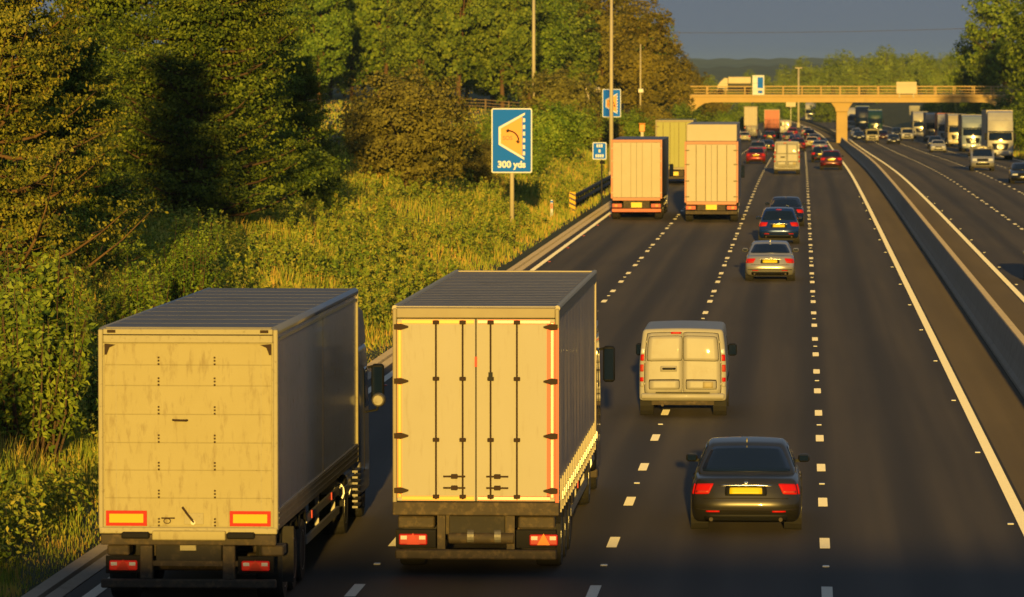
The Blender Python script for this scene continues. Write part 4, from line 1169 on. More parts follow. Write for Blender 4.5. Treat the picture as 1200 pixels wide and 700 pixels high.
def lorry_kit(L=13.6, W=2.55, H=4.1, z0=1.15, frame='frame_m', step=None, fair=3.9, bar='chassis', ctop=3.0):
    """plain semi-trailer with two rear doors, used in the middle and far distance"""
    K = Kit(); hx = W / 2
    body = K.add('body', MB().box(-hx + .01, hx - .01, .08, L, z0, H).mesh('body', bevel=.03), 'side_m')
    if step:
        K.add('upper_body', MB().box(-hx + .08, hx - .08, .9, L - .05, H + .002, step).mesh('upper_body', bevel=.03), 'door_m')
    fr = MB(); t = .09
    K.add('door_frame', MB().box(-hx, -hx + t, 0, .10, z0 - .05, H + .005).mesh('door_frame', bevel=.008), frame)
    K.add('door_frame', MB().box(hx - t, hx, 0, .10, z0 - .05, H + .005).mesh('door_frame', bevel=.008), frame)
    K.add('door_frame', MB().box(-hx + t + .001, hx - t - .001, 0, .10, H - .13, H + .003).mesh('door_frame', bevel=.008), frame)
    K.add('door_frame', MB().box(-hx + t + .001, hx - t - .001, -.02, .10, z0 - .15, z0).mesh('door_frame', bevel=.008), frame)
    for s in (-1, 1):
        x0, x1 = (.01, hx - t - .012) if s > 0 else (-hx + t + .012, -.01)
        d = K.add('rear_door', MB().box(x0, x1, .02, .079, z0 + .012, H - .142).mesh('rear_door', bevel=.006), 'door_m')
        for xr in (.30, .78):
            K.add('lock_rod', MB().cyl((s * xr, .0, z0 + .03), (s * xr, .0, H - .18), .017, n=6).mesh('lock_rod'), 'rod_m', d)
        for z in (z0 + .25, z0 + 1.05, z0 + 1.9, H - .45):
            K.add('hinge', MB().box(min(s * (hx - .24), s * (hx - .02)), max(s * (hx - .24), s * (hx - .02)), -.02, .016, z - .03, z + .03).mesh('hinge'), 'rod_m', d)
        lx = s * (hx - .32)
        lh = K.add('lamp_holder', MB().box(lx - .28, lx + .28, .02, .12, .62, .86).mesh('lamp_holder', bevel=.01), 'chassis')
        K.add('tail_lamp', MB().box(lx - .24, lx + .24, .005, .019, .65, .83).mesh('tail_lamp', bevel=.006), 'lamp_red', lh)
        K.add('indicator', MB().box(lx + s * .05 - .07, lx + s * .05 + .07, -.002, .004, .68, .80).mesh('indicator'), 'lamp_orange', lh)
    K.add('underrun_bar', MB().box(-hx + .05, hx - .05, .03, .15, .40, .58).mesh('underrun_bar', bevel=.015), bar)
    K.add('number_plate', MB().box(-.28, .28, .06, .09, .64, .90).mesh('number_plate'), 'plate_yellow')
    K.add('rear_panel', MB().box(-hx + .65, hx - .65, .10, .16, .60, .98).mesh('rear_panel'), 'chassis')
    running_gear(K, L, W, z0)
    cab(K, L + .55, 2.5, ctop, fair, 'paint')
    return K
mat('frame_m', (.42, .36, .22), .6, noise=(3, .8, (.34, .28, .17)))
mat('frame_pink', (.62, .22, .14), .5)
mat('frame_red', (.62, .13, .07), .5, noise=(3, .7, (.5, .1, .05)))
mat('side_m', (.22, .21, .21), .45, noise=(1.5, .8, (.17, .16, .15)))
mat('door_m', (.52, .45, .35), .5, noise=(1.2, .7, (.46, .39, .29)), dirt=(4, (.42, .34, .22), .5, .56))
mat('rod_m', (.20, .15, .09), .6)
mat('door_green', (.36, .37, .10), .6, noise=(.6, .8, (.44, .42, .14)))
mat('door_redwhite', (.60, .13, .08), .5)
mat('rust_load', (.50, .17, .07), .7)
# ------------------------------------------------------------------ the two near lorries
mat('box_cream', (.46, .40, .20), .6, noise=(1.4, .8, (.40, .34, .15)), dirt=(7, (.20, .13, .05), .75, .52), bump=(3, .12), dscale=(1.6, 1.6, .35))
mat('box_frame', (.45, .40, .24), .6, noise=(6, .9, (.38, .33, .18)), dirt=(14, (.10, .055, .025), .9, .56))
mat('box_side', (.50, .52, .60), .25, .1, coat=.3, noise=(.9, .9, (.43, .44, .51)), dirt=(5, (.18, .16, .14), .6, .55))
mat('box_roof', (.25, .23, .21), .6, .0, noise=(.7, .9, (.20, .185, .165)), dirt=(1.4, (.14, .12, .09), .6, .52), bump=(1.6, .15))
mat('roof_rail', (.30, .31, .33), .3, .6)
mat('alu_rail', (.26, .25, .23), .5, .3, noise=(5, .9, (.17, .15, .12)), dirt=(9, (.08, .06, .04), .7, .5))
mat('rust_dark', (.05, .028, .014), .9)
mat('hazard_yellow', (.85, .48, .012), .45, spec=.2)
mat('hazard_red', (.62, .015, .006), .5, spec=.2)
mat('lamp_red_lit', (.40, .006, .005), .35, spec=.25, emis=(1, .02, .01), estr=.15)
mat('mudflap', (.028, .024, .02), .8, dirt=(6, (.10, .075, .045), .7, .5))
mat('door_white', (.44, .40, .31), .5, noise=(.8, .7, (.40, .36, .27)), dirt=(6, (.24, .17, .09), .5, .56), dscale=(2, 2, .3))
mat('tape_white', (.9, .82, .6), .3)
mat('tape_glow_red', (.85, .035, .012), .4)  # flat red standing in for the glow round the right-hand tape
mat('tape_yellow', (.92, .50, .03), .3)
mat('curtain', (.58, .46, .36), .42, noise=(1.2, .8, (.46, .36, .28)), coat=.1, dirt=(4, (.26, .20, .15), .5, .55))
mat('strap', (.55, .48, .33), .6)
mat('tape_orange', (.85, .22, .02), .3)

def tri_lamp(K, cx, z, w=.34, h=.15, y=.0, lit='lamp_red_lit', tri='lamp_red'):
    b = K.add('tail_lamp', MB().box(cx - w / 2, cx + w / 2, y, y + .06, z - h / 2, z + h / 2).mesh('tail_lamp', bevel=.015), lit)
    K.add('clear_lens', MB().box(cx - w * .44, cx - w * .22, y - .008, y - .001, z + h * .0, z + h * .34).mesh('clear_lens'), 'lamp_clear', b)
    K.add('clear_lens', MB().box(cx + w * .22, cx + w * .44, y - .008, y - .001, z + h * .0, z + h * .34).mesh('clear_lens'), 'lamp_clear', b)
    K.add('triangle_reflector', MB().prism_y([(cx - .10, z - h * .46), (cx + .10, z - h * .46), (cx, z + h * .62)], y - .02, y - .009).mesh('triangle_reflector'), tri, b)

# --- left lorry: dirty cream box body
K = Kit(); W = 2.56; hx = W / 2; z0, H, L = 1.16, 4.03, 13.3
def mz(py): return EYE - (py - 84) / 82.4      # heights read on the door plane
def mx(px): return (px - 217) / 82.4
K.add('box_body', MB().box(-hx + .015, hx - .015, .10, L, z0, H - .02).mesh('box_body', bevel=.02), 'box_side')
rp = MB().box(-hx + .05, hx - .05, .12, L - .02, H - .018, H + .012)
K.add('roof', rp.mesh('roof', bevel=.006), 'box_roof')
for i, y in enumerate(np.arange(1.2, L - .5, 1.21)):
    K.add('roof_seam', MB().box(-hx + .07, hx - .07, y - .03, y + .03, H + .0125, H + .0145).mesh('roof_seam'), 'box_roof')
for s in (-1, 1):
    K.add('roof_rail', MB().cyl((s * (hx - .045), .10, H - .045), (s * (hx - .045), L, H - .045), .065, n=12).mesh('roof_rail', smooth=True), 'roof_rail')
    K.add('side_strip', MB().box(min(s * (hx - .01), s * (hx + .004)), max(s * (hx - .01), s * (hx + .004)), .1, L, H - .19, H - .155).mesh('side_strip'), 'box_frame')
    b = K.add('bottom_rail', MB().box(min(s * (hx - .03), s * (hx + .012)), max(s * (hx - .03), s * (hx + .012)), .1, L, z0 - .03, z0 + .26).mesh('bottom_rail', bevel=.008), 'alu_rail')
    for z in (z0 + .04, z0 + .13, z0 + .21):
        K.add('rail_rib', MB().box(min(s * (hx + .0125), s * (hx + .020)), max(s * (hx + .0125), s * (hx + .020)), .12, L - .02, z, z + .018).mesh('rail_rib'), 'alu_rail', b)
    for y in np.arange(7.2, L - .3, 20):
        K.add('side_seam', MB().box(min(s * (hx - .016), s * (hx - .011)), max(s * (hx - .016), s * (hx - .011)), float(y), float(y) + .012, z0 + .262, H - .195).mesh('side_seam'), 'seam')
    K.add('corner_post', MB().box(s * hx - .055 if s > 0 else s * hx - .012, s * hx + .012 if s > 0 else s * hx + .055, 0, .11, z0 - .02, H - .02).mesh('corner_post', bevel=.012), 'box_frame')
    K.add('front_post', MB().box(min(s * (hx - .03), s * (hx + .015)), max(s * (hx - .03), s * (hx + .015)), L - .06, L + .03, z0 - .05, H - .05).mesh('front_post', bevel=.01), 'box_frame')
K.add('header', MB().box(-hx + .058, hx - .058, .0, .11, mz(404), H - .01).mesh('header', bevel=.012), 'box_frame')
K.add('header_seam', MB().box(-hx + .06, hx - .06, -.006, -.001, mz(395), mz(393.6)).mesh('header_seam'), 'seam')
# shutter panels, each its own slab with a joint below it
zl = [404.6, 430, 454.5, 488.5, 522, 554.5, 587.5, 621]
for a, b_ in zip(zl[:-1], zl[1:]):
    p = K.add('door_panel', MB().box(-hx + .075, hx - .075, .025, .09, mz(b_) + .003, mz(a) - .003).mesh('door_panel', bevel=.004), 'box_cream')
    for px in (182, 248.5):
        for dz in (.045, -.0, -.05):
            K.add('hinge_bolt', MB().box(mx(px) - .012, mx(px) + .014, .012, .0245, mz(b_) + dz + .05, mz(b_) + dz + .075).mesh('hinge_bolt'), 'rust_dark', p)
K.add('door_backing', MB().box(-hx + .05, hx - .05, .04, .099, z0 - .01, mz(404)).mesh('door_backing'), 'box_frame')
for px in (131.5, 303.5):
    K.add('guide_seam', MB().box(mx(px) - .006, mx(px) + .006, .0225, .0245, mz(618), mz(407)).mesh('guide_seam'), 'box_frame')
for s in (-1, 1):
    K.add('corner_bracket', MB().prism_y([(s * 1.20, mz(405)), (s * 1.04, mz(406)), (s * 1.13, mz(409.5)), (s * 1.17, mz(418)), (s * 1.20, mz(418))][::s], .005, .022).mesh('corner_bracket'), 'rust_dark')
    K.add('marker_lamp', MB().box(s * 1.10 - .06, s * 1.10 + .06, -.014, -.001, mz(392), mz(388.5)).mesh('marker_lamp', bevel=.004), 'rust_dark')
    hb_ = K.add('hazard_board', MB().box(mx(217 + s * 73.5) - .295, mx(217 + s * 73.5) + .295, .0, .022, mz(620.5), mz(602.5)).mesh('hazard_board', bevel=.004), 'hazard_red')
    K.add('hazard_field', MB().box(mx(217 + s * 73.5) - .245, mx(217 + s * 73.5) + .245, -.006, -.001, mz(616.6), mz(606.2)).mesh('hazard_field'), 'hazard_yellow', hb_)
K.add('grab_handle', MB().tube([(mx(199), .02, mz(495)), (mx(201), -.03, mz(495)), (mx(214), -.03, mz(495.3)), (mx(216), .02, mz(495.3))], .017, 6).mesh('grab_handle'), 'rust_dark')
lk = K.add('lock_plate', MB().box(mx(212), mx(235), .010, .024, mz(618.5), mz(605)).mesh('lock_plate', bevel=.004), 'box_frame')
K.add('lock_lever', MB().tube([(mx(210), -.005, mz(598)), (mx(216), -.02, mz(606)), (mx(224), -.02, mz(616))], .018, 6).mesh('lock_lever'), 'rust_dark', lk)
K.add('lock_barrel', MB().cyl((mx(223), -.03, mz(616)), (mx(223), .009, mz(616)), .035, n=12).mesh('lock_barrel'), 'chrome', lk)
K.add('pull_bar', MB().box(mx(185), mx(201), .0, .024, mz(612), mz(610.4)).mesh('pull_bar'), 'rust_dark')
K.add('pull_ring', MB().tube([(mx(192) + .05 * math.cos(a), -.004, mz(614.5) + .035 * math.sin(a)) for a in np.linspace(0, 6.28, 11)], .006, 5).mesh('pull_ring'), 'rust_dark')
# sill and chassis end
K.add('sill', MB().box(-hx, hx, -.02, .14, mz(629.5), mz(622)).mesh('sill', bevel=.01), 'box_frame')
K.add('bumper_plank', MB().box(mx(175), mx(262), -.10, -.021, mz(636.5), mz(625.5)).mesh('bumper_plank', bevel=.012), 'box_cream')
for px in (155, 280):
    K.add('rubber_buffer', MB().box(mx(px) - .20, mx(px) + .20, -.12, -.0215, mz(635), mz(627)).mesh('rubber_buffer', bevel=.02), 'plastic_black')
K.add('cross_member', MB().box(-hx + .02, hx - .02, .0, .12, mz(643), mz(630.5)).mesh('cross_member', bevel=.01), 'chassis')
for px in (167, 265):
    K.add('drop_bracket', MB().box(mx(px) - .09, mx(px) + .09, -.01, .12, mz(684), mz(643.5)).mesh('drop_bracket', bevel=.012), 'chassis')
rpn = K.add('rear_panel', MB().box(mx(178), mx(256), .05, .10, mz(667), mz(641)).mesh('rear_panel', bevel=.01), 'mudflap')
K.add('plate_lamp', MB().box(mx(207), mx(226), .02, .049, mz(649.5), mz(643.5)).mesh('plate_lamp'), 'box_frame', rpn)
K.add('lamp_bar', MB().box(mx(128), mx(312), .03, .12, mz(668), mz(662)).mesh('lamp_bar'), 'chassis')
for px in (140, 297):
    K.add('lamp_box', MB().box(mx(px) - .26, mx(px) + .26, .015, .029, mz(677), mz(656)).mesh('lamp_box', bevel=.01), 'plastic_black')
    tri_lamp(K, mx(px), mz(667), .40, .14, -.05)
for px in (133, 316):
    K.add('mudflap', MB().box(mx(px) - .22, mx(px) + .22, .95, .97, .30, z0 - .05).mesh('mudflap'), 'mudflap')
    K.add('tool_box', MB().box(mx(px) - .16, mx(px) + .16, .06, .5, mz(656), mz(643.5)).mesh('tool_box', bevel=.02), 'chassis')
K.add('underrun_bar', MB().box(-hx + .02, hx - .02, -.03, .10, mz(694), mz(683.5)).mesh('underrun_bar', bevel=.018), 'chassis')
running_gear(K, L, W, z0, (1.35, 2.66, 3.97))
for y in (5.2, 8.5):
    K.add('side_marker', MB().box(hx - .012, hx + .008, y, y + .14, .86, .98).mesh('side_marker'), 'lamp_red')
cab(K, L + .75, 2.5, 3.0, 3.75, 'paint')
x = hx + .18
bm_ = K.add('round_beacon', MB().cyl((x, L + 2.0, 2.02), (x, L + 2.2, 2.02), .11, .13, 14).mesh('round_beacon', bevel=.04), 'alu_rail')
K.add('beacon_arm', MB().tube([(hx - .1, L + 2.1, 1.8), (x - .02, L + 2.12, 1.85), (x, L + 2.1, 2.0)], .022, 6).mesh('beacon_arm'), 'trim_black', bm_)
K.add('air_tank', MB().cyl((hx - .25, L - 1.9, .75), (hx - .25, L - .6, .75), .20, n=14).mesh('air_tank', smooth=False), 'rim')
lad = MB()
for z in np.arange(.35, 1.05, .1): lad.box(hx - .06, hx + .03, L - .35, L + .35, float(z), float(z) + .035)
K.add('step_ladder', lad.mesh('step_ladder'), 'alu_rail')
K.place('articulated_lorry', 'nearest lorry, dirty cream box trailer with red and yellow hazard boards', 'lorry', -8.77, 72.8, paint='paint_white')

# --- middle lorry: curtain sider with barn doors and tape, its red glow painted in
K = Kit(); W = 2.55; hx = W / 2; z0, H, L = 1.02, 4.08, 14.2
def mz(py): return EYE - (py - 84) / 76.9
def mx(px): return (px - 558) / 76.9
# curtains: gently rippled sheets
for s in (-1, 1):
    rng = np.random.default_rng(3)
    ny, nzv = 140, 9
    Y = np.linspace(.16, L - .1, ny); Zz = np.linspace(z0 + .10, H - .16, nzv)
    YY, ZZ2 = np.meshgrid(Y, Zz, indexing='ij')
    amp = .012 * np.sin(YY * 5.3 + .8 * np.sin(YY * 1.7)) + .008 * np.sin(YY * 11.1 + ZZ2)
    Pq = np.stack([s * (hx - .022 + amp * np.sin((ZZ2 - z0) / (H - z0) * 3.14)), YY, ZZ2], -1)
    ii = np.arange(ny * nzv).reshape(ny, nzv)
    q = np.stack([ii[:-1, :-1], ii[1:, :-1], ii[1:, 1:], ii[:-1, 1:]], -1).reshape(-1, 4)
    K.add('curtain', fast_mesh('curtain', Pq.reshape(-1, 3), q, smooth=True), 'curtain')
    K.add('top_rail', MB().box(min(s * (hx - .06), s * (hx + .002)), max(s * (hx - .06), s * (hx + .002)), .1, L, H - .17, H - .01).mesh('top_rail', bevel=.012), 'alu_rail')
    K.add('roof_edge', MB().cyl((s * (hx - .03), .05, H + .005), (s * (hx - .03), L, H + .005), .045, n=8).mesh('roof_edge'), 'chrome_dull')  if 'chrome_dull' in M else K.add('roof_edge', MB().cyl((s * (hx - .03), .05, H + .005), (s * (hx - .03), L, H + .005), .045, n=8).mesh('roof_edge'), 'strap')
    K.add('side_rail', MB().box(min(s * (hx - .05), s * (hx - .002)), max(s * (hx - .05), s * (hx - .002)), .1, L, z0 - .06, z0 + .10).mesh('side_rail', bevel=.01), 'alu_rail')
    for y in np.arange(.55, L - .2, .62):
        st = K.add('curtain_strap', MB().box(min(s * (hx - .008), s * (hx + .014)), max(s * (hx - .008), s * (hx + .014)), float(y), float(y) + .05, z0 - .10, z0 + .42).mesh('curtain_strap'), 'strap')
        K.add('buckle', MB().box(min(s * (hx + .015), s * (hx + .05)), max(s * (hx + .015), s * (hx + .05)), float(y) - .015, float(y) + .065, z0 + .10, z0 + .24).mesh('buckle', bevel=.008), 'chrome', st)
K.add('load_box', MB().box(-hx + .08, hx - .08, .12, L - .05, z0, H - .03).mesh('load_box'), 'underbody')
K.add('bulkhead', MB().box(-hx, hx, L - .05, L + .02, z0 - .05, H).mesh('bulkhead', bevel=.01), 'door_m')
K.add('roof', MB().box(-hx + .04, hx - .04, .10, L - .05, H - .02, H + .008).mesh('roof', bevel=.004), 'box_roof2')  if 'box_roof2' in M else K.add('roof', MB().box(-hx + .04, hx - .04, .10, L - .05, H - .02, H + .008).mesh('roof', bevel=.004), 'box_roof')
for y in np.arange(1.0, L - .3, .62):
    K.add('roof_bow', MB().box(-hx + .08, hx - .08, float(y), float(y) + .04, H + .0085, H + .012).mesh('roof_bow', bevel=.001), 'box_roof')
for y in (.10, L - .12):
    K.add('roof_edge', MB().box(-hx + .05, hx - .05, y - .05, y + .05, H + .009, H + .035).mesh('roof_edge', bevel=.01), 'strap')
# rear frame and doors
fm = 'frame_m'
for s in (-1, 1):
    K.add('corner_post', MB().box(s * hx - (.06 if s > 0 else 0), s * hx + (0 if s > 0 else .06), 0, .12, z0 - .05, H + .0).mesh('corner_post', bevel=.012), fm)
K.add('header', MB().box(-hx + .061, hx - .061, -.005, .12, mz(373.5), H + .01).mesh('header', bevel=.012), fm)
K.add('header_lip', MB().prism_x([(.0, H + .012), (.5, H + .012), (.5, H + .03), (.25, H + .045)], -hx + .05, hx - .05).mesh('header_lip'), 'box_roof')
K.add('sill', MB().box(-hx, hx, -.02, .13, mz(606), mz(590.5)).mesh('sill', bevel=.012), 'sill_dirty')  if 'sill_dirty' in M else K.add('sill', MB().box(-hx, hx, -.02, .13, mz(606), mz(590.5)).mesh('sill', bevel=.012), 'chassis')
zt, zb_ = mz(374.5), mz(589.5)
for s in (-1, 1):
    x0, x1 = (.008, hx - .065) if s > 0 else (-hx + .065, -.008)
    d = K.add('rear_door', MB().box(x0, x1, .03, .085, zb_, zt).mesh('rear_door', bevel=.006), 'door_white')
    tin = 'tape_white' if s > 0 else 'tape_yellow'; tout = 'tape_glow_red' if s > 0 else 'tape_orange'
    e = s * (hx - .10)
    def hbox(a, b): return min(a, b), max(a, b)
    a, b = hbox(s * (hx - .068), s * (hx - (.19 if s > 0 else .14))); K.add('tape_and_glow', MB().box(a, b, .026, .0295, zb_ + .05, zt - .05).mesh('tape_and_glow'), 'tape_glow_red' if s > 0 else 'tape_orange', d)  # right-hand strip widened in red to paint the halo of the tape
    a, b = hbox(s * (hx - .088), s * (hx - (.125 if s > 0 else .122))); K.add('tape_and_glow', MB().box(a, b, .022, .0255, zb_ + .06, zt - .06).mesh('tape_and_glow'), tin, d)
    for z in (zt - .045, zb_ + .045):
        a, b = hbox(s * .03, s * (hx - .14)); K.add('tape_and_glow', MB().box(a, b, .026, .0295, z - .034, z + .034).mesh('tape_and_glow'), tout, d)
        K.add('tape_and_glow', MB().box(a, b, .022, .0255, z - .022, z + .022).mesh('tape_and_glow'), tin, d)
    for px in ((575.4, 606.4) if s > 0 else (511, 542.5)):
        X = mx(px)
        r_ = K.add('lock_rod', MB().cyl((X, -.012, mz(587)), (X, -.012, mz(376)), .014, n=8).mesh('lock_rod'), 'rust_dark', d)
        for py in (378.5, 445, 517, 584):
            K.add('rod_bracket', MB().box(X - .05, X + .05, -.03, .02, mz(py) - .030, mz(py) + .030).mesh('rod_bracket', bevel=.008), 'rust_dark', d)
    for py in (384, 448, 512.5, 577):
        a, b = hbox(s * (hx - .03), s * (hx - .20))
        K.add('hinge', MB().prism_y([(s * (hx - .02), mz(py) + .04), (s * (hx - .12), mz(py) + .05), (s * (hx - .24), mz(py) + .012), (s * (hx - .24), mz(py) - .012), (s * (hx - .12), mz(py) - .05), (s * (hx - .02), mz(py) - .04)][::s], -.015, .0215).mesh('hinge'), 'rust_dark', d)
    for py in (560, 573.5):
        a, b = hbox(s * .16, s * .50)
        K.add('door_lever', MB().box(a, b, -.05, -.027, mz(py) - .014, mz(py) + .014).mesh('door_lever', bevel=.005), 'rust_dark', d)
        K.add('lever_catch', MB().box(s * .33 - .05, s * .33 + .05, -.056, .02, mz(py) - .035, mz(py) + .035).mesh('lever_catch', bevel=.008), 'rust_dark', d)
K.add('tape_and_glow', MB().box(hx - .055, hx - .006, -.005, -.001, z0 - .02, H - .3).mesh('tape_and_glow'), 'tape_glow_red')  # red painted on the corner post for the bloom of the tape
K.add('seal_tag', MB().box(mx(573), mx(578), -.05, -.028, mz(447), mz(437)).mesh('seal_tag'), 'trim_black')
K.add('door_gap', MB().box(-.007, .007, .06, .08, zb_, zt).mesh('door_gap'), 'seam')
K.add('red_marker', MB().box(mx(556.5), mx(559.5), .012, .0295, mz(431), mz(419)).mesh('red_marker'), 'lamp_red')
# chassis end
for px in (487, 629):
    K.add('lamp_box', MB().box(mx(px) - .31, mx(px) + .31, .02, .12, mz(645), mz(623)).mesh('lamp_box', bevel=.012), 'plastic_black')
    tri_lamp(K, mx(px + (-3 if px < 558 else 9)), mz(634.5), .43, .165, -.04, 'lamp_red_lit', 'lamp_orange' if px > 558 else 'lamp_red')
    K.add('tool_box', MB().box(mx(px) - .28, mx(px) + .28, .10, .45, mz(622), mz(608)).mesh('tool_box', bevel=.02), 'chassis')
    K.add('drop_bracket', MB().box(mx(px + (30 if px < 558 else -30)) - .06, mx(px + (30 if px < 558 else -30)) + .06, .02, .14, mz(646), mz(606.5)).mesh('drop_bracket'), 'chassis')
    K.add('mudflap', MB().box(mx(px) - .26, mx(px) + .26, .85, .87, .28, z0 - .08).mesh('mudflap'), 'mudflap')
K.add('number_panel', MB().box(mx(526), mx(592), .08, .12, mz(629), mz(607)).mesh('number_panel', bevel=.01), 'mudflap')
rb_ = K.add('roller_bar', MB().cyl((mx(526), .0, mz(633)), (mx(603), .0, mz(633)), .085, n=16).mesh('roller_bar', bevel=.01), 'chassis')
for px in (552, 584):
    K.add('roller_ring', MB().cyl((mx(px) - .05, .0, mz(631)), (mx(px) + .05, .0, mz(631)), .105, n=16).mesh('roller_ring'), 'alu_rail', rb_)
K.add('underrun_bar', MB().box(-hx + .04, hx - .04, -.04, .10, mz(658), mz(646.5)).mesh('underrun_bar', bevel=.02), 'chassis')
running_gear(K, L, W, z0, (1.4, 2.71, 4.02), .48)
K.add('storage_locker', MB().box(hx - .55, hx - .04, 5.4, 6.2, .42, z0 - .07).mesh('storage_locker', bevel=.02), 'chassis')
K.add('side_marker', MB().box(hx - .012, hx + .008, 6.6, 6.72, .80, .92).mesh('side_marker'), 'lamp_red')
cab(K, L + .7, 2.5, 3.0, 3.85, 'paint')
K.place('articulated_lorry', 'middle lane curtain sided lorry with pale barn doors outlined in bright tape', 'lorry', -4.97, 78.0, paint='paint_black')
# ------------------------------------------------------------------ traffic on the near carriageway
VAN.place('panel_van', 'cream white panel van with blank rear doors straddling two lanes', 'van', -2.64, 114.0, paint='paint_vanwhite')
SEDAN.place('saloon_car', 'black saloon car with yellow number plate nearest to the viewer', 'car', -.92, 85.3, paint='paint_charcoal')
SEDAN2.place('saloon_car', 'silver saloon car third in the lane behind the blue car', 'car', -1.16, 188.0, paint='paint_silver')
SUV.place('hatchback_car', 'blue hatchback between the silver saloon and a black car', 'car', -1.02, 228.7, paint='paint_blue')
SEDAN2.place('saloon_car', 'black saloon just in front of the blue hatchback', 'car', -.80, 255.0, paint='paint_navy')

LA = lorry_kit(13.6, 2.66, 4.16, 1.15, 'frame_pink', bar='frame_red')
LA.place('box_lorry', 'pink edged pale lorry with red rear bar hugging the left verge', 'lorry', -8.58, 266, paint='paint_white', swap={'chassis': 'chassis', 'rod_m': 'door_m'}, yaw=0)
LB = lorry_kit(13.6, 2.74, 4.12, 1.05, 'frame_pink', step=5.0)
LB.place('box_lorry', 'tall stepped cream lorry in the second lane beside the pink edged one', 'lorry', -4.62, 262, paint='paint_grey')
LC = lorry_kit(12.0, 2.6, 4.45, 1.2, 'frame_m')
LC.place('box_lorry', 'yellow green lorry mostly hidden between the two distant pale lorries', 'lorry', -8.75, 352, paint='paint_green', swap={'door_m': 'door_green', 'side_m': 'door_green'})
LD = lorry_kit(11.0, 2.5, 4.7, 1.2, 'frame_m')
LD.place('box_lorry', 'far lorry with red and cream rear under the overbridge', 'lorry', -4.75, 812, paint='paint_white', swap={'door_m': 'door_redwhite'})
HATCH.place('hatchback_car', 'red hatchback ahead of the tall stepped lorry', 'car', -4.15, 462, paint='paint_red')
VAN_HIGH.place('panel_van', 'tall white van shining in the sun in the third lane', 'van', -1.15, 395, paint='paint_vanwhite')
SUV.place('hatchback_car', 'dark red car in the outer lane nearest the barrier', 'car', 2.40, 420, paint='paint_wine')
HATCH.place('hatchback_car', 'dark car in front of the dark red outer lane car', 'car', 1.75, 474, paint='paint_black')
for kit, name, lab, cat, X, Z, p in (
    (SEDAN2, 'saloon_car', 'dark far car right of the red hatchback', 'car', -4.0, 590, 'paint_black'),
    (VAN, 'panel_van', 'far white van in the left lane below the overbridge', 'van', -8.2, 830, 'paint_vanwhite'),
    (SUV, 'hatchback_car', 'black far car behind the red and cream lorry', 'car', -4.8, 760, 'paint_black'),
    (VAN_HIGH, 'panel_van', 'far white van just right of the red and cream lorry', 'van', -3.0, 900, 'paint_white'),
    (HATCH, 'hatchback_car', 'blue far car beyond the tall white van', 'car', -.9, 668, 'paint_blue'),
    (SUV, 'hatchback_car', 'wine red far car close ahead of the tall white van', 'car', -.45, 600, 'paint_wine'),
    (HATCH, 'hatchback_car', 'cream far car in the outer lane', 'car', 1.25, 650, 'paint_cream'),
    (SEDAN2, 'saloon_car', 'grey far car ahead of the cream outer lane car', 'car', 1.7, 720, 'paint_grey'),
    (SUV, 'hatchback_car', 'black far car near the bend of the outer lane', 'car', 1.2, 800, 'paint_black'),
    (HATCH, 'hatchback_car', 'grey far car in the third lane beneath the overbridge', 'car', -2.0, 760, 'paint_grey'),
    (SUV, 'hatchback_car', 'dark far car at the head of the second lane', 'car', -6.0, 930, 'paint_black'),
    (HATCH, 'hatchback_car', 'white far car in the left lane behind the far white van', 'car', -8.5, 760, 'paint_white'),
    (SUV, 'hatchback_car', 'red far car in the third lane below the overbridge', 'car', -1.6, 850, 'paint_red'),
    (SEDAN2, 'saloon_car', 'black far car ahead of the blue far car', 'car', -1.0, 715, 'paint_black'),
    (SUV, 'hatchback_car', 'dark far car ahead of the red hatchback', 'car', -4.6, 535, 'paint_grey'),
    (HATCH, 'hatchback_car', 'white far car at the outer lane bend', 'car', .8, 880, 'paint_white'),
    (SEDAN2, 'saloon_car', 'silver far car high up the outer lane', 'car', 2.0, 580, 'paint_silver'),
    (LD, 'box_lorry', 'far cream lorry in the left lane past the overbridge', 'lorry', -9.6, 960, 'paint_white'),
    (SEDAN2, 'saloon_car', 'small dark car far off at the left bend', 'car', -6.6, 1040, 'paint_navy')):
    kit.place(name, lab, cat, X, Z, paint=p)

# ------------------------------------------------------------------ oncoming traffic
def on(kit, L, name, lab, cat, X, Z, p, swap=None):
    kit.place(name, lab, cat, X, Z, paint=p, oncoming=True, L=L, swap=swap)
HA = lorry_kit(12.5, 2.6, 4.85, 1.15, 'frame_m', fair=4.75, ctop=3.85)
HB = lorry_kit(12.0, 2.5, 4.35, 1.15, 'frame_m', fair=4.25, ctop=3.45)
on(SEDAN2, 4.7, 'saloon_car', 'car cut off by the right edge beside the barrier', 'car', 9.15, 187, 'paint_grey')
on(SEDAN2, 4.7, 'saloon_car', 'dark oncoming car at the right edge with lit headlamps', 'car', 15.4, 357, 'paint_black')
on(VAN, 4.95, 'people_carrier', 'silver oncoming people carrier in front of the white lorry', 'car', 14.55, 414, 'paint_silver')
on(HA, 12.5 + 2.8, 'oncoming_lorry', 'white oncoming lorry, rightmost of the queue', 'lorry', 19.2, 498, 'paint_white', {'side_m': 'door_m'})
on(HB, 12.0 + 2.8, 'oncoming_lorry', 'pale blue oncoming lorry second in the right hand queue', 'lorry', 19.7, 594, 'paint_lightblue')
on(HB, 12.0 + 2.8, 'oncoming_lorry', 'cream oncoming lorry third in the right hand queue', 'lorry', 20.2, 668, 'paint_cream')
on(HB, 12.0 + 2.8, 'oncoming_lorry', 'brown sided oncoming lorry fourth in the queue', 'lorry', 19.9, 708, 'paint_white', {'side_m': 'rust_load'})
on(HB, 12.0 + 2.8, 'oncoming_lorry', 'white oncoming lorry under the right half of the overbridge', 'lorry', 19.1, 828, 'paint_white')
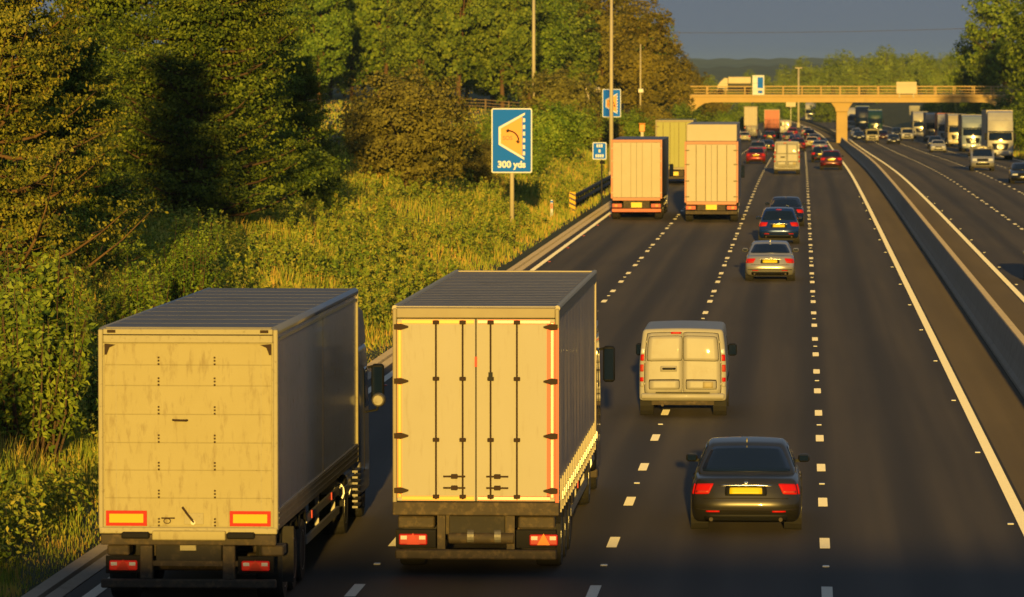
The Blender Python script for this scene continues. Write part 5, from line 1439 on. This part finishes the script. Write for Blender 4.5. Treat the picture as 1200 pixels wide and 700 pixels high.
on(HB, 12.0 + 2.8, 'oncoming_lorry', 'dark teal oncoming lorry right of the bridge pier', 'lorry', 12.9, 905, 'paint_teal', {'side_m': 'paint_teal'})
on(HA, 12.5 + 2.8, 'oncoming_lorry', 'dark oncoming high lorry just right of the bridge pier', 'lorry', 11.2, 950, 'paint_navy', {'side_m': 'paint_teal'})
on(HB, 12.0 + 2.8, 'oncoming_lorry', 'white oncoming lorry half behind the bridge pier', 'lorry', 9.6, 985, 'paint_white')
on(HB, 12.0 + 2.8, 'oncoming_lorry', 'far white oncoming lorry on the bend left of the pier', 'lorry', 2.0, 1200, 'paint_white')
on(SEDAN2, 4.7, 'saloon_car', 'white oncoming car before the cream lorry', 'car', 15.6, 588, 'paint_white')
on(VAN, 4.95, 'panel_van', 'small white oncoming van left of the white lorry under the overbridge', 'van', 16.0, 780, 'paint_white')
on(SEDAN2, 4.7, 'saloon_car', 'dark oncoming car with lit lamps under the overbridge', 'car', 12.75, 714, 'paint_black')
on(HATCH, 4.25, 'hatchback_car', 'wine red oncoming car under the overbridge', 'car', 12.6, 800, 'paint_wine')
on(VAN, 4.95, 'panel_van', 'white oncoming van right of the bridge pier', 'van', 10.2, 745, 'paint_vanwhite')
on(HB, 12.0 + 2.8, 'oncoming_lorry', 'grey oncoming lorry far behind the queue', 'lorry', 19.5, 760, 'paint_grey')
on(SUV, 4.4, 'hatchback_car', 'black oncoming car far under the overbridge', 'car', 15.7, 850, 'paint_black')
on(HATCH, 4.25, 'hatchback_car', 'silver oncoming car far behind the white van', 'car', 9.0, 850, 'paint_silver')
on(SUV, 4.4, 'hatchback_car', 'dark oncoming car beside the pale blue lorry', 'car', 16.6, 640, 'paint_navy')
on(SEDAN2, 4.7, 'saloon_car', 'navy oncoming car close to the bridge pier', 'car', 8.7, 785, 'paint_navy')

# ------------------------------------------------------------------ roadside signs, posts, guard rail
def text_mesh(txt, size, bold=.0):
    cu = bpy.data.curves.new('lettering', 'FONT'); cu.body = txt; cu.size = size; cu.align_x = 'CENTER'; cu.align_y = 'CENTER'
    cu.extrude = .004; cu.offset = bold
    ob_ = bpy.data.objects.new('lettering', cu); COL.objects.link(ob_)
    dg = bpy.context.evaluated_depsgraph_get()
    me = bpy.data.meshes.new_from_object(ob_.evaluated_get(dg))
    bpy.data.objects.remove(ob_, do_unlink=True); bpy.data.curves.remove(cu)
    me.materials.clear()
    return me
def rrect(w, h, r, n=5):
    pts = []
    for cx, cz, a0 in ((w / 2 - r, h / 2 - r, 0), (-w / 2 + r, h / 2 - r, 90), (-w / 2 + r, -h / 2 + r, 180), (w / 2 - r, -h / 2 + r, 270)):
        for k in range(n):
            a = R(a0 + 90 * k / (n - 1)); pts.append((cx + r * math.cos(a), cz + r * math.sin(a)))
    return pts
def refuge_sign(label, X, Z, w, h, zc, text=True, twopost=False):
    t = empty('road_sign', (X, Z, float(terrain(X, Z)))); tag(t, label, 'sign')
    z = zc - float(terrain(X, Z)); k = w / 355.
    def P(px, py): return ((px - 237) * k, z - (py - 336) * k * (h / (562 * k)))
    bd = link('board', MB().prism_y([(a, b + z) for a, b in rrect(w, h, .09)], 0, .05).mesh('board'), t, M['sign_white'])
    link('blue_field', MB().prism_y([(a, b + z) for a, b in rrect(w - .11, h - .11, .06)], -.006, -.001).mesh('blue_field'), bd, M['sign_blue'])
    dy = 0 if text else 46
    link('bay_outline', MB().prism_y([P(352, 92 + dy), P(352, 112 + dy), P(142, 230 + dy), P(142, 360 + dy), P(346, 482 + dy), P(346, 503 + dy), P(122, 372 + dy), P(122, 218 + dy)][::-1], -.012, -.007).mesh('bay_outline'), bd, M['sign_white'])
    link('bay_fill', MB().prism_y([P(328, 128 + dy), P(142, 231 + dy), P(142, 359 + dy), P(328, 470 + dy)][::-1], -.011, -.0068).mesh('bay_fill'), bd, M['sign_orange'])
    for y in (142, 200, 258, 316, 374, 430):
        a, b = P(333, y + dy), P(353, y + 34 + dy)
        link('edge_dash', MB().box(a[0], b[0], -.012, -.007, b[1], a[1]).mesh('edge_dash'), bd, M['sign_white'])
    arc = [P(205 + 92 * math.sin(a), 338 + dy - 88 * math.cos(a)) for a in np.linspace(.05, 1.5, 9)]
    ph = MB().tube([(a, -.016, b) for a, b in arc], [.035 * w / 1.85] * 9, 6)
    for c, an in ((P(203, 250 + dy), -.5), (P(291, 345 + dy), .9)):
        ph.cyl((c[0] - .07 * math.cos(an), -.018, c[1] + .07 * math.sin(an)), (c[0] + .07 * math.cos(an), -.018, c[1] - .07 * math.sin(an)), .062 * w / 1.85, n=8)
    link('telephone_symbol', ph.mesh('telephone_symbol'), bd, M['sign_black'])
    tm = text_mesh('SOS', .26 * w / 1.85, .006); o = link('lettering', tm, bd, M['sign_red']); c = P(200, 315 + dy); o.location = (c[0], -.013, c[1]); o.rotation_euler = (math.pi / 2, 0, 0)
    if text:
        tm = text_mesh('300 yds', .41 * w / 1.85, .018); o = link('lettering', tm, bd, M['sign_white']); c = P(235, 545); o.location = (c[0], -.010, c[1]); o.rotation_euler = (math.pi / 2, 0, 0)
    for px in ((-.5, .5) if twopost else (0,)):
        link('post', MB().cyl((px, .13, -.6), (px, .13, z + h * .45), .10, n=12).mesh('post', smooth=True), t, M['post_cream'])
        for zz in (z - h * .3, z + h * .3):
            link('clamp', MB().box(px - .13, px + .13, .051, .16, zz - .04, zz + .04).mesh('clamp'), t, M['steel_grey'])
    return t
refuge_sign('blue sign reading 300 yds with orange lay-by symbol on a cream post', -13.2, 233, 1.86, 2.95, 7.7 - 81 * 233 / 6000)
refuge_sign('smaller blue and orange refuge sign behind the tall lighting column', -14.85, 400, 1.45, 2.2, 7.7 - 37 * 400 / 6000, text=False, twopost=False)
X, Z = -11.45, 290; t = empty('marker_sign', (X, Z, float(terrain(X, Z)))); tag(t, 'small blue location sign left of the pink edged lorry', 'sign')
zc = 7.7 - 93 * Z / 6000 - float(terrain(X, Z))
bd = link('board', MB().prism_y([(a, b + zc) for a, b in rrect(.80, .98, .07)], 0, .04).mesh('board'), t, M['sign_white'])
link('blue_field', MB().prism_y([(a, b + zc) for a, b in rrect(.70, .88, .05)], -.006, -.001).mesh('blue_field'), bd, M['sign_blue'])
for r_, ws in ((.29, (.09, .09, .09)), (0, (.11,)), (-.28, (.09, .10, .09, .09))):
    n = len(ws)
    for i, w_ in enumerate(ws):
        xx = (i - (n - 1) / 2) * .125
        link('letter_mark', MB().box(xx - w_ / 2, xx + w_ / 2, -.011, -.007, zc + r_ - .085, zc + r_ + .085).mesh('letter_mark'), bd, M['sign_white'])
link('post', MB().cyl((.12, .09, -.5), (.12, .09, zc + .4), .045, n=8).mesh('post'), t, M['steel_dark'])
link('junction_box', MB().box(.02, .30, .02, .18, zc - .74, zc - .56).mesh('junction_box', bevel=.01), t, M['plastic_black'])

# guard rail at the lay-by with its striped end plate
X, Z = -12.05, 272
t = empty('guard_rail', (X, Z, float(terrain(X, Z)))); tag(t, 'short dark guard rail on the left verge beside the pink edged lorry', 'guard rail')
for z in (.58, .92):
    link('rail', MB().prism_y([(-.05, z - .08), (.03, z - .08), (.05, z - .03), (.02, z), (.05, z + .03), (.03, z + .08), (-.05, z + .08)], 0, 60).mesh('rail'), t, M['steel_dark'])
for y in np.arange(.3, 60, 3.2):
    link('rail_post', MB().box(-.16, -.055, y, y + .1, -.7, 1.0).mesh('rail_post'), t, M['steel_dark'])
X, Z = -12.05, 269
t = empty('hazard_marker', (X, Z, float(terrain(X, Z)))); tag(t, 'yellow and black striped marker plate at the guard rail end', 'marker')
bd = link('plate', MB().box(-.17, .17, 0, .03, .1, 1.22).mesh('plate', bevel=.004), t, M['hazard_yellow'])
for k in range(4):
    zz = .16 + k * .27
    link('stripe', MB().prism_y([(-.165, zz + .16), (.165, zz), (.165, zz + .12), (-.165, zz + .28 if zz + .28 < 1.21 else 1.21)], -.006, -.001).mesh('stripe'), bd, M['sign_black'])
link('stake', MB().box(-.04, .04, .031, .08, -.5, 1.1).mesh('stake'), t, M['steel_grey'])
def delineator(label, X, Z, h=.95, w=.12):
    t = empty('marker_post', (X, Z, float(terrain(X, Z)))); tag(t, label, 'marker post')
    p = link('post', MB().prism_y([(-w / 2, -.3), (w / 2, -.3), (w / 2, h), (0, h + .06), (-w / 2, h)], 0, .05).mesh('post', bevel=.006), t, M['sign_white'])
    link('red_reflector', MB().box(-w * .42, w * .42, -.008, -.001, h - .42, h - .14).mesh('red_reflector'), p, M['sign_red'])
    link('blue_band', MB().box(-w * .5 - .001, w * .5 + .001, -.005, -.0005, h - .10, h - .02).mesh('blue_band'), p, M['sign_blue'])
delineator('white marker post with a red reflector standing in the grass by the sign', -12.55, 257)
delineator('white marker post cut off at the lower left edge', -13.27, 83.5, 1.1, .12)

# orange telephone by the lay-by, field building, bin-like post and field fence
X, Z = -13.4, 430
t = empty('telephone_box', (X, Z, float(terrain(X, Z)))); tag(t, 'orange emergency telephone above the pink edged lorry', 'telephone')
hgt = 7.7 - 66 * Z / 6000 - float(terrain(X, Z))
link('housing', MB().box(-.24, .24, 0, .35, hgt - .32, hgt + .32).mesh('housing', bevel=.05), t, M['sign_orange'])
link('hood', MB().box(-.28, .28, -.08, .38, hgt + .325, hgt + .39).mesh('hood', bevel=.015), t, M['sign_orange'])
link('pedestal', MB().box(-.12, .12, .1, .28, -.4, hgt - .325).mesh('pedestal'), t, M['steel_grey'])
X, Z = -21.5, 505
t = empty('field_shed', (X, Z, float(terrain(X, Z)))); tag(t, 'small pale shed among bushes left of the lighting column', 'shed')
zz = 7.7 - 25 * Z / 6000 - float(terrain(X, Z))
link('wall', MB().box(-.55, .55, 0, 1.5, -.5, zz + .6).mesh('wall', bevel=.02), t, M['board_cream'])
link('roof', MB().prism_x([(-.15, zz + .602), (1.65, zz + .602), (1.65, zz + .68), (.75, zz + .95), (-.15, zz + .68)], -.7, .7).mesh('roof'), t, M['timber'])
link('door', MB().box(-.3, .25, -.04, -.002, -.4, zz + .2).mesh('door', bevel=.01), t, M['timber'])
X, Z = -20.0, 500
t = empty('litter_bin', (X, Z, float(terrain(X, Z)))); tag(t, 'dark bin with a pale collar beside the small shed', 'bin')
zz = 7.7 - 23 * Z / 6000 - float(terrain(X, Z))
link('barrel', MB().cyl((0, 0, -.4), (0, 0, zz - .1), .30, .34, 14).mesh('barrel'), t, M['plastic_black'])
link('collar', MB().cyl((0, 0, zz - .08), (0, 0, zz + .25), .36, .36, 14).mesh('collar'), t, M['board_cream'])
link('lid', MB().cyl((0, 0, zz + .27), (0, 0, zz + .5), .30, .16, 14).mesh('lid'), t, M['board_white'])
t = empty('field_fence', (-44, 575, float(terrain(-44, 575)))); tag(t, 'wooden post and rail fence along the field before the woodland', 'fence')
px_ = [(-46 + 2.6 * i, 575 + .3 * i) for i in range(9)]
for x, z in px_:
    h = float(terrain(x, z)) - float(t.location.z)
    link('fence_post', MB().box(x + 44 - .08, x + 44 + .08, z - 575 - .08, z - 575 + .08, h - .4, h + 1.3).mesh('fence_post'), t, M['timber'])
for (xa, za), (xb, zb2) in zip(px_[:-1], px_[1:]):
    ha, hb2 = (float(terrain(a, b)) - float(t.location.z) for a, b in ((xa, za), (xb, zb2)))
    for dz in (.5, .85, 1.2):
        link('fence_rail', MB().tube([(xa + 44, za - 575 - .1, ha + dz), (xb + 44, zb2 - 575 - .1, hb2 + dz)], .055, 4).mesh('fence_rail'), t, M['timber'])

# ------------------------------------------------------------------ evening haze over the whole place
hz_o = link('haze', MB().box(-6100, 6100, -450, 9100, -8, 34).mesh('haze'))
hm = bpy.data.materials.new('haze'); hm.use_nodes = True
ht = hm.node_tree; ht.nodes.clear()
ho = ht.nodes.new('ShaderNodeOutputMaterial'); hv = ht.nodes.new('ShaderNodeVolumePrincipled')
hv.inputs['Color'].default_value = (.45, .68, 1.0, 1); hv.inputs['Density'].default_value = 5.5e-5
ht.links.new(hv.outputs[0], ho.inputs['Volume'])
hz_o.data.materials.append(hm)
tag(hz_o, kind='stuff', label='thin blue grey evening haze over the far hills', cat='haze')
